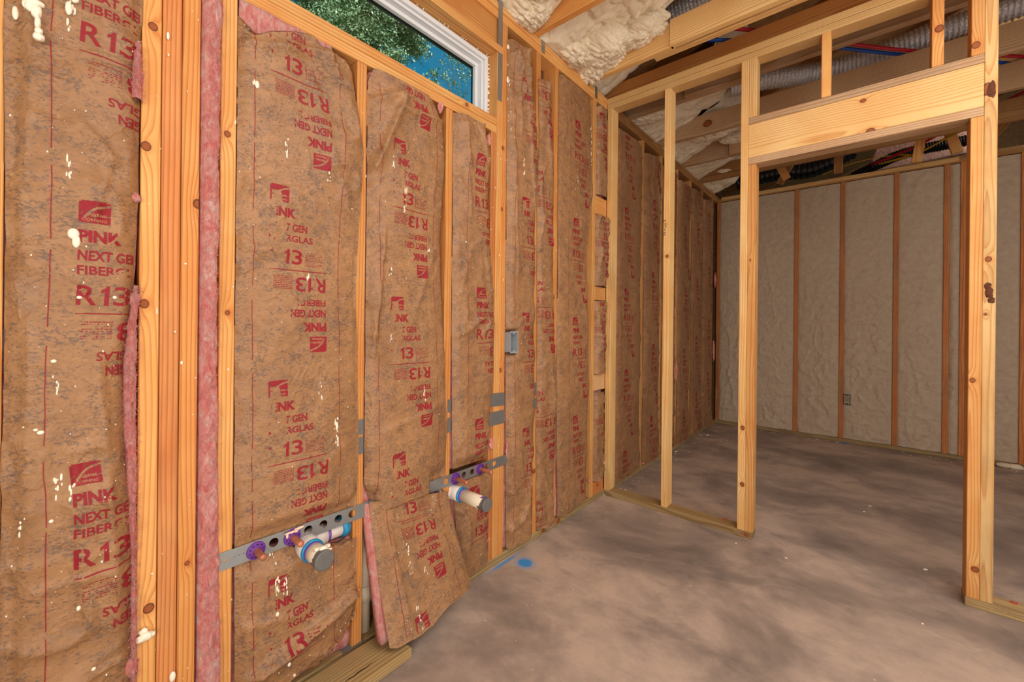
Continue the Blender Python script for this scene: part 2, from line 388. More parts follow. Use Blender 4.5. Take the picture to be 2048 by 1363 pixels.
def board(name, x0, x1, y0, y1, z0, z1, axis, tone, parent=None, knots=(), stain=0.0, bev=.002, label=None):
    """box lumber whose local Z runs along axis; knots in (cross axis world 'x'/'y'/'z', world pos, world pos along the grain, radius)"""
    dx, dy, dz = x1 - x0, y1 - y0, z1 - z0; c = Vector(((x0 + x1) / 2, (y0 + y1) / 2, (z0 + z1) / 2))
    if axis == 'z': l = (dx, dy, dz); R = Matrix.Identity(3)
    elif axis == 'x': l = (dy, dz, dx); R = Matrix(((0, 0, 1), (1, 0, 0), (0, 1, 0)))      # local x->Y, y->Z, z->X
    else: l = (dz, dx, dy); R = Matrix(((0, 1, 0), (0, 0, 1), (1, 0, 0)))                  # local x->Z, y->X, z->Y
    lk = []
    for a, p, q, rr in knots:
        w = c.copy(); w['xyz'.index(a)] = p; w['xyz'.index(axis)] = q
        lw = R.transposed() @ (w - c)
        ax = {'z': {'x': 0, 'y': 1}, 'x': {'y': 0, 'z': 1}, 'y': {'z': 0, 'x': 1}}[axis][a]
        lk.append((ax, round(lw[ax], 4), round(lw[2], 4), rr))
    me = bm_me(box_bm(-l[0] / 2, l[0] / 2, -l[1] / 2, l[1] / 2, -l[2] / 2, l[2] / 2, bev))
    o = link(name, me, WM(tone, lk, stain), parent, loc=c, rot=R.to_euler())
    if label: o['label'] = label
    return o
def beam(name, p0, p1, w, h, tone, parent=None, label=None):
    """board between two points, w horizontal, h the other way"""
    p0 = Vector(p0); p1 = Vector(p1); d = p1 - p0; L = d.length
    me = bm_me(box_bm(-w / 2, w / 2, -h / 2, h / 2, -L / 2, L / 2, .002))
    z = d.normalized(); x = z.cross(Vector((0, 0, 1)));  x = x.normalized() if x.length > 1e-4 else Vector((1, 0, 0)); y = z.cross(x)
    R = Matrix((x, y, z)).transposed()
    o = link(name, me, WM(tone), parent, loc=(p0 + p1) / 2, rot=R.to_euler())
    if label: o['label'] = label
    return o
def tube_mesh(path, rad, n=20, cap=True, smooth=True):
    path = [Vector(p) for p in path]; m = len(path)
    rad = rad if hasattr(rad, '__len__') else [rad] * m
    v = []; f = []; prev = None
    for i, p in enumerate(path):
        d = (path[min(i + 1, m - 1)] - path[max(i - 1, 0)]).normalized()
        if prev is None: a = d.cross(Vector((0, 0, 1))) if abs(d.z) < .9 else d.cross(Vector((1, 0, 0)))
        else: a = prev - d * prev.dot(d)
        a.normalize(); prev = a; b = d.cross(a)
        for k in range(n):
            t = 2 * math.pi * k / n; v.append(p + (a * math.cos(t) + b * math.sin(t)) * rad[i])
    for i in range(m - 1):
        for k in range(n):
            k2 = (k + 1) % n; f.append((i * n + k, i * n + k2, (i + 1) * n + k2, (i + 1) * n + k))
    if cap: f.append(tuple(range(n))[::-1]); f.append(tuple((m - 1) * n + k for k in range(n)))
    me = mesh_from('tube', v, f)
    if smooth: me.polygons.foreach_set('use_smooth', [len(p.vertices) == 4 for p in me.polygons])
    return me
def tube(name, path, rad, mat, parent=None, n=20):
    return link(name, tube_mesh(path, rad, n), mat, parent)
def spline_pts(pts, k=8):
    pts = [Vector(p) for p in pts]; out = []
    P = [pts[0] * 2 - pts[1]] + pts + [pts[-1] * 2 - pts[-2]]
    for i in range(1, len(P) - 2):
        for j in range(k):
            t = j / k; a, b, c, d = P[i - 1], P[i], P[i + 1], P[i + 2]
            out.append(.5 * ((2 * b) + (c - a) * t + (2 * a - 5 * b + 4 * c - d) * t * t + (3 * b - a - 3 * c + d) * t ** 3))
    out.append(pts[-1]); return out

# ---------------------------------------------------------------- floor
o = link('floor', bm_me(box_bm(-3.2, 7.6, -4.2, 1.62, -.12, 0, 0)), CONC); tag(o, kind='structure')
floor = o
# ---------------------------------------------------------------- left wall: sheathing with the window hole, plates, studs
WX0, WX1, WZ0, WZ1 = .3885, 1.479, 2.182, 2.505
bm = bmesh.new()
for a in ((-3.2, WX0, 0, 3.0), (WX1, 7.6, 0, 3.0), (WX0, WX1, 0, WZ0), (WX0, WX1, WZ1, 3.0)):
    add_box(bm, a[0], a[1], D + .0895, D + .1015, a[2], a[3])
wall_left = link('wall_left', bm_me(bm), OSBD); tag(wall_left, kind='structure')
wl = wall_left
board('bottom_plate', -3.1, U1 + .0, D, D + .089, 0, .038, 'x', 'treated', wl, [('z', .02, 1.9, .012), ('z', .02, 2.05, .016)], .15)
board('bottom_plate', U1 + .0, U2 + .1, D, D + .089, 0, .038, 'x', 'treated', wl, (), .3)
board('top_plate', -3.1, U1 - .004, D, D + .089, ZT, ZT + .0375, 'x', 'orange', wl)
board('top_plate', -3.1, U1 - .004, D, D + .089, ZT + .0385, PT, 'x', 'orange', wl)
board('top_plate', U1 + .093, U2 + .1, D, D + .089, ZT, ZT + .0375, 'x', 'brown', wl)
board('top_plate', U1 + .093, U2 + .1, D, D + .089, ZT + .0385, PT, 'x', 'brown', wl)
SW = .038
STUDS = []
def studA(x0, tone, z1=ZT, knots=(), y0=D, z0=.038, w=SW, stain=0.0, name='stud'):
    STUDS.append((x0, x0 + w))
    return board(name, x0, x0 + w, y0, y0 + .089, z0, z1, 'z', tone, wl, knots, stain)
def kn(px, py, r): X, z = onY(px, py); return ('x', X, z, r)
studA(-.068, 'orange'); studA(-.474, 'orange'); studA(-.88, 'orange'); studA(-1.29, 'orange'); studA(-1.7, 'orange'); studA(-2.1, 'orange')
studA(.1835, 'orange', knots=[kn(306, 53, .010), kn(292, 292, .011), kn(288, 607, .010), kn(297, 1216, .012), ])
studA(.2235, 'red', w=.0395, stain=.25, y0=D + .003)
studA(.2645, 'deep', knots=[kn(398, 408, .014), kn(374, 1126, .006)], y0=D + .001)
studA(.3495, 'orange', knots=[kn(455, 268, .009), kn(455, 625, .007)])
studA(.7535, 'deep', 2.106, name='cripple_stud'); studA(1.1620, 'deep', 2.106, name='cripple_stud')
studA(1.441, 'red', 2.106, name='cripple_stud')
studA(1.4790, 'orange', WZ1, name='jack_stud', stain=.1); studA(1.5170, 'deep', knots=[kn(1006, 296, .010), kn(1000, 740, .011), kn(1004, 418, .009)])
studA(1.796, 'deep', knots=[kn(1068, 942, .012)]); studA(1.9735, 'deep'); studA(2.420, 'orange')
for x in (3.212, 3.612, 4.02, 4.425, 4.83, 5.24): studA(x, 'orange' if x < 4.5 else 'brown', stain=.2)
# blocking between the last stud and the partition
for (ya, yb, tn) in ((392, 428, 'orange'), (573, 600, 'orange'), (748, 780, 'pale')):
    za = onY(1195, ya)[1]; zb = onY(1195, yb)[1]
    board('block', 2.459, 2.609, D, D + .089, zb, za, 'x', tn, wl)
board('block', 2.459, 2.609, D + .004, D + .089, .0385, .127, 'x', 'red', wl, [('z', .09, 2.53, .010)])
# window sill, header
board('sill_plate', WX0, 1.4785, D, D + .089, 2.1065, 2.144, 'x', 'orange', wl)
board('sill_plate', WX0, 1.4785, D, D + .089, 2.145, WZ0, 'x', 'orange', wl, [('z', 2.165, 1.28, .009)])
board('header_plate', WX0, 1.5165, D - .004, D + .085, WZ1, WZ1 + .036, 'x', 'orange', wl)
board('header_board', WX0, 1.5165, D + .012, D + .089, WZ1 + .037, ZT - .0005, 'x', 'deep', wl, [('z', 2.60, 1.12, .012)])
# nail heads and staples in sill
# ---------------------------------------------------------------- window
win = empty('window_1', (.93, D + .08, WZ0), kind='structure')
YF0, YF1 = D + .056, D + .15
def frame(name, x0, x1, z0, z1, wdt, ya, yb, mat, bev=.004, pr=win):
    bm = bmesh.new()
    for a in ((x0, x1, z1 - wdt, z1), (x0, x1, z0, z0 + wdt), (x0, x0 + wdt, z0 + wdt, z1 - wdt), (x1 - wdt, x1, z0 + wdt, z1 - wdt)):
        add_box(bm, a[0], a[1], ya, yb, a[2], a[3])
    o = link(name, bm_me(bm), mat, pr)
    if bev:
        md = o.modifiers.new('bevel', 'BEVEL'); md.width = bev; md.segments = 2
    return o
frame('frame', WX0 + .004, WX1 - .004, WZ0 + .002, WZ1 - .006, .022, YF0, YF1 - .005, WHITE)
frame('frame_step', WX0 + .026, WX1 - .026, WZ0 + .004, WZ1 - .028, .012, YF0 + .014, YF1 - .01, WHITE, .002)
sash = frame('sash', WX0 + .038, WX1 - .038, WZ0 + .006, WZ1 - .040, .018, YF0 + .038, YF0 + .064, WHITE, .003)
frame('gasket', WX0 + .0555, WX1 - .0555, WZ0 + .006, WZ1 - .0575, .0025, YF0 + .056, YF0 + .066, BLKG, 0, sash)
link('pane', bm_me(box_bm(WX0 + .058, WX1 - .058, YF0 + .060, YF0 + .064, WZ0 + .012, WZ1 - .060, 0)), GLASS, sash)
bmt = bmesh.new()   # foam bead between frame and jack
for k in range(26):
    xx = 1.479 - .003; zz = WZ0 + (WZ1 - WZ0) * random.random()
    bmesh.ops.create_icosphere(bmt, subdivisions=1, radius=.003 + .004 * random.random(), matrix=Matrix.Translation((xx, YF0 - .001, zz)))
for k in range(46):
    bmesh.ops.create_icosphere(bmt, subdivisions=1, radius=.0018 + .002 * random.random(), matrix=Matrix.Translation((.2 + 1.27 * random.random(), YF0 - .001, WZ1 - .003)))
tag(link('foam_bead', bm_me(bmt, smooth=True), DRIP, win), kind='stuff')

# ---------------------------------------------------------------- printed pattern (flat): coordinates x right, z down from the logo top
CELL = .008
def text_polys(s, x, z, w, h, bold=.03):
    cu = bpy.data.curves.new('t', 'FONT'); cu.body = s; cu.size = 1; cu.offset = bold; cu.resolution_u = 3
    o = bpy.data.objects.new('t', cu); COL.objects.link(o); dg = bpy.context.evaluated_depsgraph_get()
    me = bpy.data.meshes.new_from_object(o.evaluated_get(dg)); bpy.data.objects.remove(o); bpy.data.curves.remove(cu)
    co = np.array([v.co[:] for v in me.vertices]); f = [tuple(p.vertices) for p in me.polygons]; bpy.data.meshes.remove(me)
    mn = co.min(0); mx = co.max(0)
    c = np.zeros((len(co), 2)); c[:, 0] = x + (co[:, 0] - mn[0]) / (mx[0] - mn[0]) * w; c[:, 1] = -(z + h) + (co[:, 1] - mn[1]) / (mx[1] - mn[1]) * h
    return c, f
def one_polys(x, z, w, h):
    P = [(0, .80), (0, .62), (.42, .72), (.42, 0), (1, 0), (1, 1), (.66, 1), (.40, .86)]
    c = np.array([(x + w * a, -(z + h) + h * b) for a, b in P]); return c, [tuple(range(8))]
def logo_polys(cell=.0016):
    v = []; f = []; w, h = .054, .050; n = int(w / cell); m = int(h / cell)
    for i in range(n):
        for j in range(m):
            x = (i + .5) * cell; y = (j + .5) * cell          # y down
            # swoosh: arc band from lower left curving to the upper right
            rr = math.hypot(x - .058, y - .060)
            if .0505 < rr < .0555 and y < .040: continue
            if abs(y - (.036 - .10 * x)) < .0012 and x > .018: continue
            if (x < .003 or x > w - .003) and (y < .003 or y > h - .003) and random.random() < .6: continue
            if random.random() < .015: continue
            b = len(v); v += [(i * cell, -j * cell), (i * cell + cell, -j * cell), (i * cell + cell, -j * cell - cell), (i * cell, -j * cell - cell)]
            f.append((b, b + 1, b + 2, b + 3))
    return np.array(v), f
def bisected(parts):
    bm = bmesh.new()
    for c, f, kind in parts:
        vs = [bm.verts.new((p[0], p[1], 0)) for p in c]
        for q in f:
            try: fc = bm.faces.new([vs[i] for i in q]); fc.material_index = kind
            except ValueError: pass
    bmesh.ops.triangulate(bm, faces=bm.faces[:])
    lo = min(v.co.x for v in bm.verts); hi = max(v.co.x for v in bm.verts); zl = min(v.co.y for v in bm.verts); zh = max(v.co.y for v in bm.verts)
    for k in range(int(lo / CELL), int(hi / CELL) + 1):
        bmesh.ops.bisect_plane(bm, geom=bm.verts[:] + bm.edges[:] + bm.faces[:], plane_co=(k * CELL + 1e-5, 0, 0), plane_no=(1, 0, 0))
    for k in range(int(zl / CELL) - 1, int(zh / CELL) + 1):
        bmesh.ops.bisect_plane(bm, geom=bm.verts[:] + bm.edges[:] + bm.faces[:], plane_co=(0, k * CELL + 1e-5, 0), plane_no=(0, 1, 0))
    bmesh.ops.triangulate(bm, faces=bm.faces[:])
    bm.verts.index_update()
    v = np.array([x.co[:2] for x in bm.verts]); f = np.array([[y.index for y in x.verts] for x in bm.faces]); mi = np.array([x.material_index for x in bm.faces])
    bm.free(); return v, f, mi
def print_block():
    P = []
    lg = logo_polys(); P.append((lg[0], lg[1], 0))
    P.append((*text_polys('PINK', .000, .066, .074, .029, .048), 0))
    P.append((*text_polys('NEXT GEN', .000, .112, .110, .024, .032), 0))
    P.append((*text_polys('FIBERGLAS', .000, .147, .128, .021, .024), 0))
    P.append((*text_polys('R', .000, .192, .034, .045, .015), 0)); P.append((*one_polys(.0415, .192, .0145, .045), 0)); P.append((*text_polys('3', .0635, .192, .032, .045, .012), 0))
    P.append((np.array([(0, -.2555), (.158, -.2555), (.158, -.2575), (0, -.2575)]), [(0, 1, 2, 3)], 0))
    v = []; f = []
    for r in range(8):                                   # fine print right of R13
        x = .104
        while x < .158:
            w = .002 + .006 * random.random(); y = -.198 - r * .0054; b = len(v)
            v += [(x, y), (min(x + w, .160), y), (min(x + w, .160), y - .0022), (x, y - .0022)]; f.append((b, b + 1, b + 2, b + 3)); x += w + .0016
    P.append((np.array(v), f, 0))
    P.append((*text_polys('OWENS', .012, .0275, .032, .0058, .0), 1)); P.append((*text_polys('CORNING', .006, .0395, .040, .0060, .0), 1))
    return bisected(P)
BLK = print_block()
def block_variant(kind):
    v, f, mi = BLK; c = v[f].mean(1); x = c[:, 0]; z = -c[:, 1]; n = vnoise(x * 260, z * 260, 4)
    drop = np.zeros(len(f), bool)
    if kind == 'A':
        drop |= (z > .145) & (z < .17) & ((x > .104) | ((x > .055) & (z > .158) & (n > .35)) | ((x > .08) & (n > .5)))
        drop |= (z > .11) & (z < .137) & (x > .104) & (n > .5)
    else:
        for z0, z1, xa, xr in ((.018, .0345, .004, .030), (.0345, .052, .004, .034), (.065, .097, .008, .019), (.110, .138, .006, .050), (.145, .170, .006, .052), (.190, .240, .006, .037)):
            drop |= (z > z0) & (z < z1) & (x > xa) & (x < xr + .006 * (n - .5)) & ((n < .86) | (x > .02))
        drop |= (z > .19) & (z < .24) & (x > .102) & (n > .6)
        drop |= (z > .05) & (z < .24) & (x < .008) & ((n < .62) | (z > .205))
    keep = ~drop
    return v, f[keep], mi[keep]
BLKA, BLKB = block_variant('A'), block_variant('B')
PAPERINK = simple('bare_paper_print', srgb(196, 140, 100), .6, var=.05)

# ---------------------------------------------------------------- insulation batts
def interp(poly, q):
    p = sorted(poly); return np.interp(q, [a for a, b in p], [b for a, b in p])
def PLY(pts): return [(onY(px, py)[1], onY(px, py)[0]) for px, py in pts]      # (z, X) along an edge
class Batt: pass
def make_batt(label, left, right, zmin, zmax, top=None, bot=None, seed=0, bulge=.020, edge=.004, base=0.0, cell=CELL, amp=1.0, folds=(), prints=(), lines=None,
              flange=(.016, .0), splat=60, xprint=0.0, group=None, mapf=None, pinkback=True, streaks=(), big=(), wcrease=1.0, dents=()):
    B = Batt(); W = float(np.mean([interp(right, z) - interp(left, z) for z in np.linspace(zmin, zmax, 9)]))
    nu = max(6, int(round(W / cell)) + 1); zs = np.arange(zmin, zmax + cell * .99, cell); zs[-1] = zmax; nv = len(zs)
    U, Z = np.meshgrid(np.linspace(0, 1, nu), zs)
    L = interp(left, zs)[:, None]; R = interp(right, zs)[:, None]
    L = L + .003 * (fbm(zs * 9, zs * 0 + 3, seed + 2)[:, None] - .5) * 2; R = R + .004 * (fbm(zs * 7, zs * 0 + 8, seed + 3)[:, None] - .5) * 2
    X = L + (R - L) * U
    xl = U * W
    h = bulge * (1 - np.abs(2 * U - 1) ** 3.2)
    h = h + amp * (.020 * (fbm(xl * 3.2, Z * 2.2, seed) - .5) * np.sin(np.pi * np.clip(U, 0, 1)) ** .6)
    cr = ridge(xl * 7 + 1.5 * vnoise(xl * 4, Z * 4, seed + 9), Z * 5 + 1.5 * vnoise(Z * 4, xl * 3, seed + 8), seed + 1) ** 6
    m = sstep(.42, .75, vnoise(xl * 2.6, Z * 2.6, seed + 6))
    h = h + amp * wcrease * .0115 * cr * (.06 + m)
    h = h + amp * .0050 * (fbm(xl * 14, Z * 8, seed + 17) - .5)
    cr2 = ridge(xl * 20, Z * 16, seed + 11) ** 5
    h = h + amp * wcrease * .0042 * cr2 * (.04 + m * m)
    ed = np.minimum(U, 1 - U) * W
    side = ridge(xl * 3 + 7, Z * 11 + 2 * vnoise(xl * 5, Z * 5, seed + 4), seed + 14) ** 3
    h = h + amp * .010 * side * np.exp(-ed / .045)
    for (x0, z0, x1, z1, a, w) in folds:        # world positions, amplitude, width
        px_, pz_ = X - x0, Z - z0; dx, dz = x1 - x0, z1 - z0; l2 = dx * dx + dz * dz
        t = (px_ * dx + pz_ * dz) / l2; ds = (px_ * dz - pz_ * dx) / math.sqrt(l2)
        fade = sstep(-.15, .12, t) * sstep(1.15, .88, t)
        wob = .010 * (fbm(t * 6, t * 0 + seed, seed + 21) - .5)
        q = (ds + wob) / w
        h = h + a * fade * np.where(q > 0, np.exp(-q * 1.1), np.exp(q * 3.2))
    # squeezed flat behind the plumbing straps
    wz = np.clip(1 - (np.abs(Z - .508) - .030) / .055, 0, 1); wz = wz * wz * (3 - 2 * wz)
    inx = ((X > .34) & (X < .852)) | ((X > 1.075) & (X < 1.585))
    wz = wz * inx * (mapf is None)
    h = h * (1 - wz) - .006 * wz
    for (xa_, xb_, za_, zb_, dp) in dents:
        k = sstep(xa_ - .012, xa_, X) * sstep(xb_ + .014, xb_, X) * sstep(za_ - .014, za_, Z) * sstep(zb_ + .014, zb_, Z); h = h * (1 - k) - dp * k
    lh, fw = flange
    if lh > 0: h = h - (.004 if lh < .02 else .009) * (1 - sstep(lh - .003, lh + .003, xl))
    h = h * 1.0
    endf = np.clip(ed / .012, 0, 1)
    Y = D + base - h * endf - (-edge) * (1 - endf)
    if top is not None:
        zt = interp(top, X.ravel()).reshape(X.shape) + .006 * (fbm(X * 40, X * 0, seed + 30) - .5) * 2
        Z = np.minimum(Z, zt); Y = Y + 0.0 * Z
    if bot is not None:
        zb = interp(bot, X.ravel()).reshape(X.shape) + .006 * (fbm(X * 45, X * 0, seed + 31) - .5) * 2
        Z = np.maximum(Z, zb)
    Y0 = Y
    for (a, b) in STUDS:
        on = (X > a - .001) & (X < b + .001); Y = np.where(on, np.minimum(Y, D - .003), Y)
    P = np.stack([X, Y, Z], -1)
    if mapf is not None: P = mapf(P, U, zs)
    # drop collapsed quads
    zz = P[..., 2]
    hh = np.abs(np.linalg.norm(P[1:, :-1] - P[:-1, :-1], axis=-1)) + np.abs(np.linalg.norm(P[1:, 1:] - P[:-1, 1:], axis=-1))
    keep = hh > 2e-4
    cx = float(np.mean(P[..., 0])); base_loc = (cx, float(np.mean(P[..., 1])), float(P[..., 2].min()))
    t = empty('insulation_batt', base_loc, label, 'insulation', group)
    po = link('paper_facing', grid_mesh('paper', P, True, keep), PAPER, t)
    # bilinear evaluation in (x along width in metres, z)
    def ev(x, z, off):
        gu = np.clip(x / W * (nu - 1), 0, nu - 1.0001); gv = np.clip((z - zmin) / cell, 0, nv - 1.0001)
        i = gu.astype(int); j = gv.astype(int); a = (gu - i)[:, None]; b = (gv - j)[:, None]
        P00, P01, P10, P11 = P[j, i], P[j, i + 1], P[j + 1, i], P[j + 1, i + 1]
        p = (P00 * (1 - a) + P01 * a) * (1 - b) + (P10 * (1 - a) + P11 * a) * b
        du = (P01 - P00) * (1 - b) + (P11 - P10) * b; dv = (P10 - P00) * (1 - a) + (P11 - P01) * a
        nn = np.cross(du, dv); ln = np.linalg.norm(nn, axis=1, keepdims=True); nn = nn / np.maximum(ln, 1e-9)
        return p + nn * off, ln[:, 0] > 1e-7 * 1
    B.ev = ev; B.W = W; B.obj = t
    # lettering
    AV = []; AF = []; AM = []; nb = 0
    def place(blk, x0, z0, inv):
        nonlocal nb
        v, f, mi = blk
        if inv: x = x0 + .172 - v[:, 0]; z = z0 - .512 - v[:, 1]
        else: x = x0 + v[:, 0]; z = z0 + v[:, 1]
        ok = (x > .001) & (x < W - .001) & (z > zmin + .002) & (z < zmax - .002)
        p, good = ev(x, z, .0009)
        p2, _ = ev(x, z, .0013)
        fk = (ok & good)[f].all(1)
        if not fk.any(): return
        pp = p.copy(); is1 = np.zeros(len(v), bool); is1[np.unique(f[mi == 1])] = True; pp[is1] = p2[is1]
        fk &= ~collapsed(x, z)[f].any(1)
        if not fk.any(): return
        used = np.unique(f[fk]); rem = -np.ones(len(v), int); rem[used] = np.arange(len(used))
        me = bpy.data.meshes.new('lettering'); me.from_pydata(pp[used].tolist(), [], rem[f[fk]].tolist()); me.update()
        lo = link('lettering', me, INK, po); me.materials.append(PAPERINK); me.polygons.foreach_set('material_index', mi[fk].tolist())
        lo['kind'] = 'stuff'; lo['label'] = 'upside-down red printed lettering and logo' if inv else 'red printed lettering and logo'
    def collapsed(x, z):
        gu = np.clip(x / W * (nu - 1), 0, nu - 1.0001).astype(int); gv = np.clip((z - zmin) / cell, 0, nv - 1.0001).astype(int)
        return ~keep[np.clip(gv, 0, keep.shape[0] - 1), np.clip(gu, 0, keep.shape[1] - 1)]
    for kind, x0, z0, inv in prints: place(BLKA if kind == 'A' else BLKB, x0, z0, inv)
    for xL in (lines or ()):
        v = []; f = []; z = zmin + .02
        rr = random.Random(seed * 7 + int(xL * 1000))
        while z < zmax:
            ln = .10 + .16 * rr.random(); k = int(ln / CELL) + 1
            for j in range(k):
                b0 = len(v); za = z + j * CELL; v += [(xL - .0009, za), (xL + .0009, za), (xL + .0009, za + CELL), (xL - .0009, za + CELL)]; f.append((b0, b0 + 1, b0 + 2)); f.append((b0, b0 + 2, b0 + 3))
            z += ln + .015 + .035 * rr.random()
        v = np.array(v); f = np.array(f)
        ok = (v[:, 0] > .001) & (v[:, 0] < W - .001) & (v[:, 1] > zmin) & (v[:, 1] < zmax - .002)
        p, good = ev(v[:, 0], v[:, 1], .0010); fk = (ok & good)[f].all(1)
        AV.append(p); AF.append(f[fk] + nb); AM.append(np.zeros(fk.sum(), int)); nb += len(v)
    if AV:
        V = np.concatenate(AV); F = np.concatenate(AF); MI = np.concatenate(AM)
        used = np.unique(F); rem = -np.ones(len(V), int); rem[used] = np.arange(len(used))
        # keep lettering clear of trimmed zones
        me = bpy.data.meshes.new('lettering'); me.from_pydata(V[used].tolist(), [], rem[F].tolist()); me.update()
        lo = link('guide_lines', me, INK, po); tag(lo, 'dashed red guide lines', kind='stuff')
    # foam splatter
    rr = random.Random(seed + 100)
    if splat or streaks or big:
        bm = bmesh.new()
        def blob(x, z, r, el):
            if not (0.003 < x < W - .003 and zmin + .01 < z < zmax - .01): return
            p, g = ev(np.array([x]), np.array([z]), r * .25)
            if not g[0]: return
            bmesh.ops.create_icosphere(bm, subdivisions=1 if r < .004 else 2, radius=1, matrix=Matrix.Translation(Vector(p[0])) @ Matrix.Diagonal((r, r * .7, r * el, 1)))
        for k in range(splat):
            blob(rr.random() * W, zmin + rr.random() * (zmax - zmin), .0007 + .0013 * rr.random() ** 2, 1 + rr.random())
        for (px, py, n, ln) in streaks:
            X0, z0 = onY(px, py); l0 = float(interp(left, z0)); r0 = float(interp(right, z0)); x0 = (X0 - l0) / (r0 - l0) * W
            for k in range(n):
                blob(x0 + .006 * (rr.random() - .5) * 2, z0 - ln * rr.random(), .0012 + .0016 * rr.random(), 2 + 4 * rr.random() ** 2)
        for (px, py, r, el) in big:
            X0, z0 = onY(px, py); l0 = float(interp(left, z0)); r0 = float(interp(right, z0)); blob((X0 - l0) / (r0 - l0) * W, z0, r, el)
        if len(bm.verts): tag(link('foam_splatter', bm_me(bm, smooth=True), DRIP, po), 'cream dried spray foam specks', kind='stuff')
        else: bm.free()
    if pinkback:
        # fibreglass body behind the paper
        nz = max(3, int((zmax - zmin) / .03)); nx = max(4, int(W / .02)); UU, ZZ = np.meshgrid(np.linspace(0, 1, nx), np.linspace(zmin, zmax, nz))
        LL = interp(left, ZZ); RR = interp(right, ZZ)
        xa = LL - .003; xb = RR + .003
        for (a, b) in STUDS:
            xa = np.where((xa > a - .02) & (xa < b), b, xa); xb = np.where((xb > a) & (xb < b + .02), a, xb)
        XX = xa + (xb - xa) * UU; YY = D + max(base, 0) + .021 - .008 * billow(XX * 30, ZZ * 30, seed + 40)
        if top is not None: ZZ = np.minimum(ZZ, np.minimum(2.104, interp(top, XX.ravel()).reshape(XX.shape)))
        F = np.stack([XX, YY, ZZ], -1); Bk = F.copy(); Bk[..., 1] = D + .086
        v = np.concatenate([F.reshape(-1, 3), Bk.reshape(-1, 3)]); n0 = nz * nx; idx = np.arange(n0).reshape(nz, nx); fs = []
        for j in range(nz - 1):
            for i in range(nx - 1):
                a, b, c, d = idx[j, i], idx[j, i + 1], idx[j + 1, i + 1], idx[j + 1, i]; fs.append((a, b, c, d)); fs.append((a + n0, d + n0, c + n0, b + n0))
        for j in range(nz - 1):
            a, b = idx[j, 0], idx[j + 1, 0]; fs.append((a, b, b + n0, a + n0)); a, b = idx[j, -1], idx[j + 1, -1]; fs.append((b, a, a + n0, b + n0))
        for i in range(nx - 1):
            a, b = idx[0, i], idx[0, i + 1]; fs.append((b, a, a + n0, b + n0)); a, b = idx[-1, i], idx[-1, i + 1]; fs.append((a, b, b + n0, a + n0))
        link('fiberglass', mesh_from('fiberglass', v, fs, True), PINK, t)
    return B
def const(x, z0=0, z1=3): return [(z0, x), (z1, x)]
def PX0(px, py, left): X, z = onY(px, py); return X - float(interp(left, z))

# bay 0: at the left of the picture
L0 = PLY([(9, 0), (9, 450), (4, 900), (-6, 1363)]); R0 = PLY([(283, 0), (278, 250), (276, 400), (268, 560), (256, 650), (248, 720), (247, 800), (250, 910), (262, 1000), (266, 1150), (268, 1290), (266, 1363)])
zl = 1.454
pr = []
for k in (-3, -2, -1, 0, 1, 2):
    z = zl + k * .592; pr += [('A', .106, z, False), ('B', .106, z, True)]
make_batt('paper-faced batt at the far left of the picture, thick foam drip near its top', L0, R0, .042, 2.60, seed=11, bulge=.026, prints=pr, lines=(.064,), splat=170, flange=(.030, 0), amp=1.35,
          folds=[(onY(150, 240)[0], onY(150, 240)[1], onY(235, 330)[0], onY(235, 330)[1], .014, .02), (onY(50, 520)[0], onY(50, 520)[1], onY(190, 600)[0], onY(190, 600)[1], .013, .02), (onY(50, 200)[0], onY(50, 200)[1], onY(40, 640)[0], onY(40, 640)[1], .010, .012), (onY(200, 760)[0], onY(200, 760)[1], onY(240, 1250)[0], onY(240, 1250)[1], .015, .02), (onY(60, 225)[0], onY(60, 225)[1], onY(200, 300)[0], onY(200, 300)[1], .010, .015), (onY(60, 1180)[0], onY(60, 1180)[1], onY(250, 1120)[0], onY(250, 1120)[1], .008, .015), (onY(215, 330)[0], onY(215, 330)[1], onY(190, 440)[0], onY(190, 440)[1], .010, .015)],
          streaks=[(140, 20, 10, .06), (135, 300, 8, .07), (110, 740, 6, .05), (115, 945, 10, .05), (140, 960, 6, .05), (40, 1010, 6, .06)],
          big=[(145, 470, .010, 1.3), (150, 485, .007, 2.2), (135, 30, .006, 2.6), (145, 8, .008, 1.6), (33, 30, .005, 3.0), (155, 1205, .004, 1.4), (185, 1320, .004, 1.1), (105, 720, .005, .8), (80, 860, .006, .8), (70, 855, .004, .8), (155, 595, .005, .8), (225, 595, .004, 1), (100, 1035, .004, 1)])
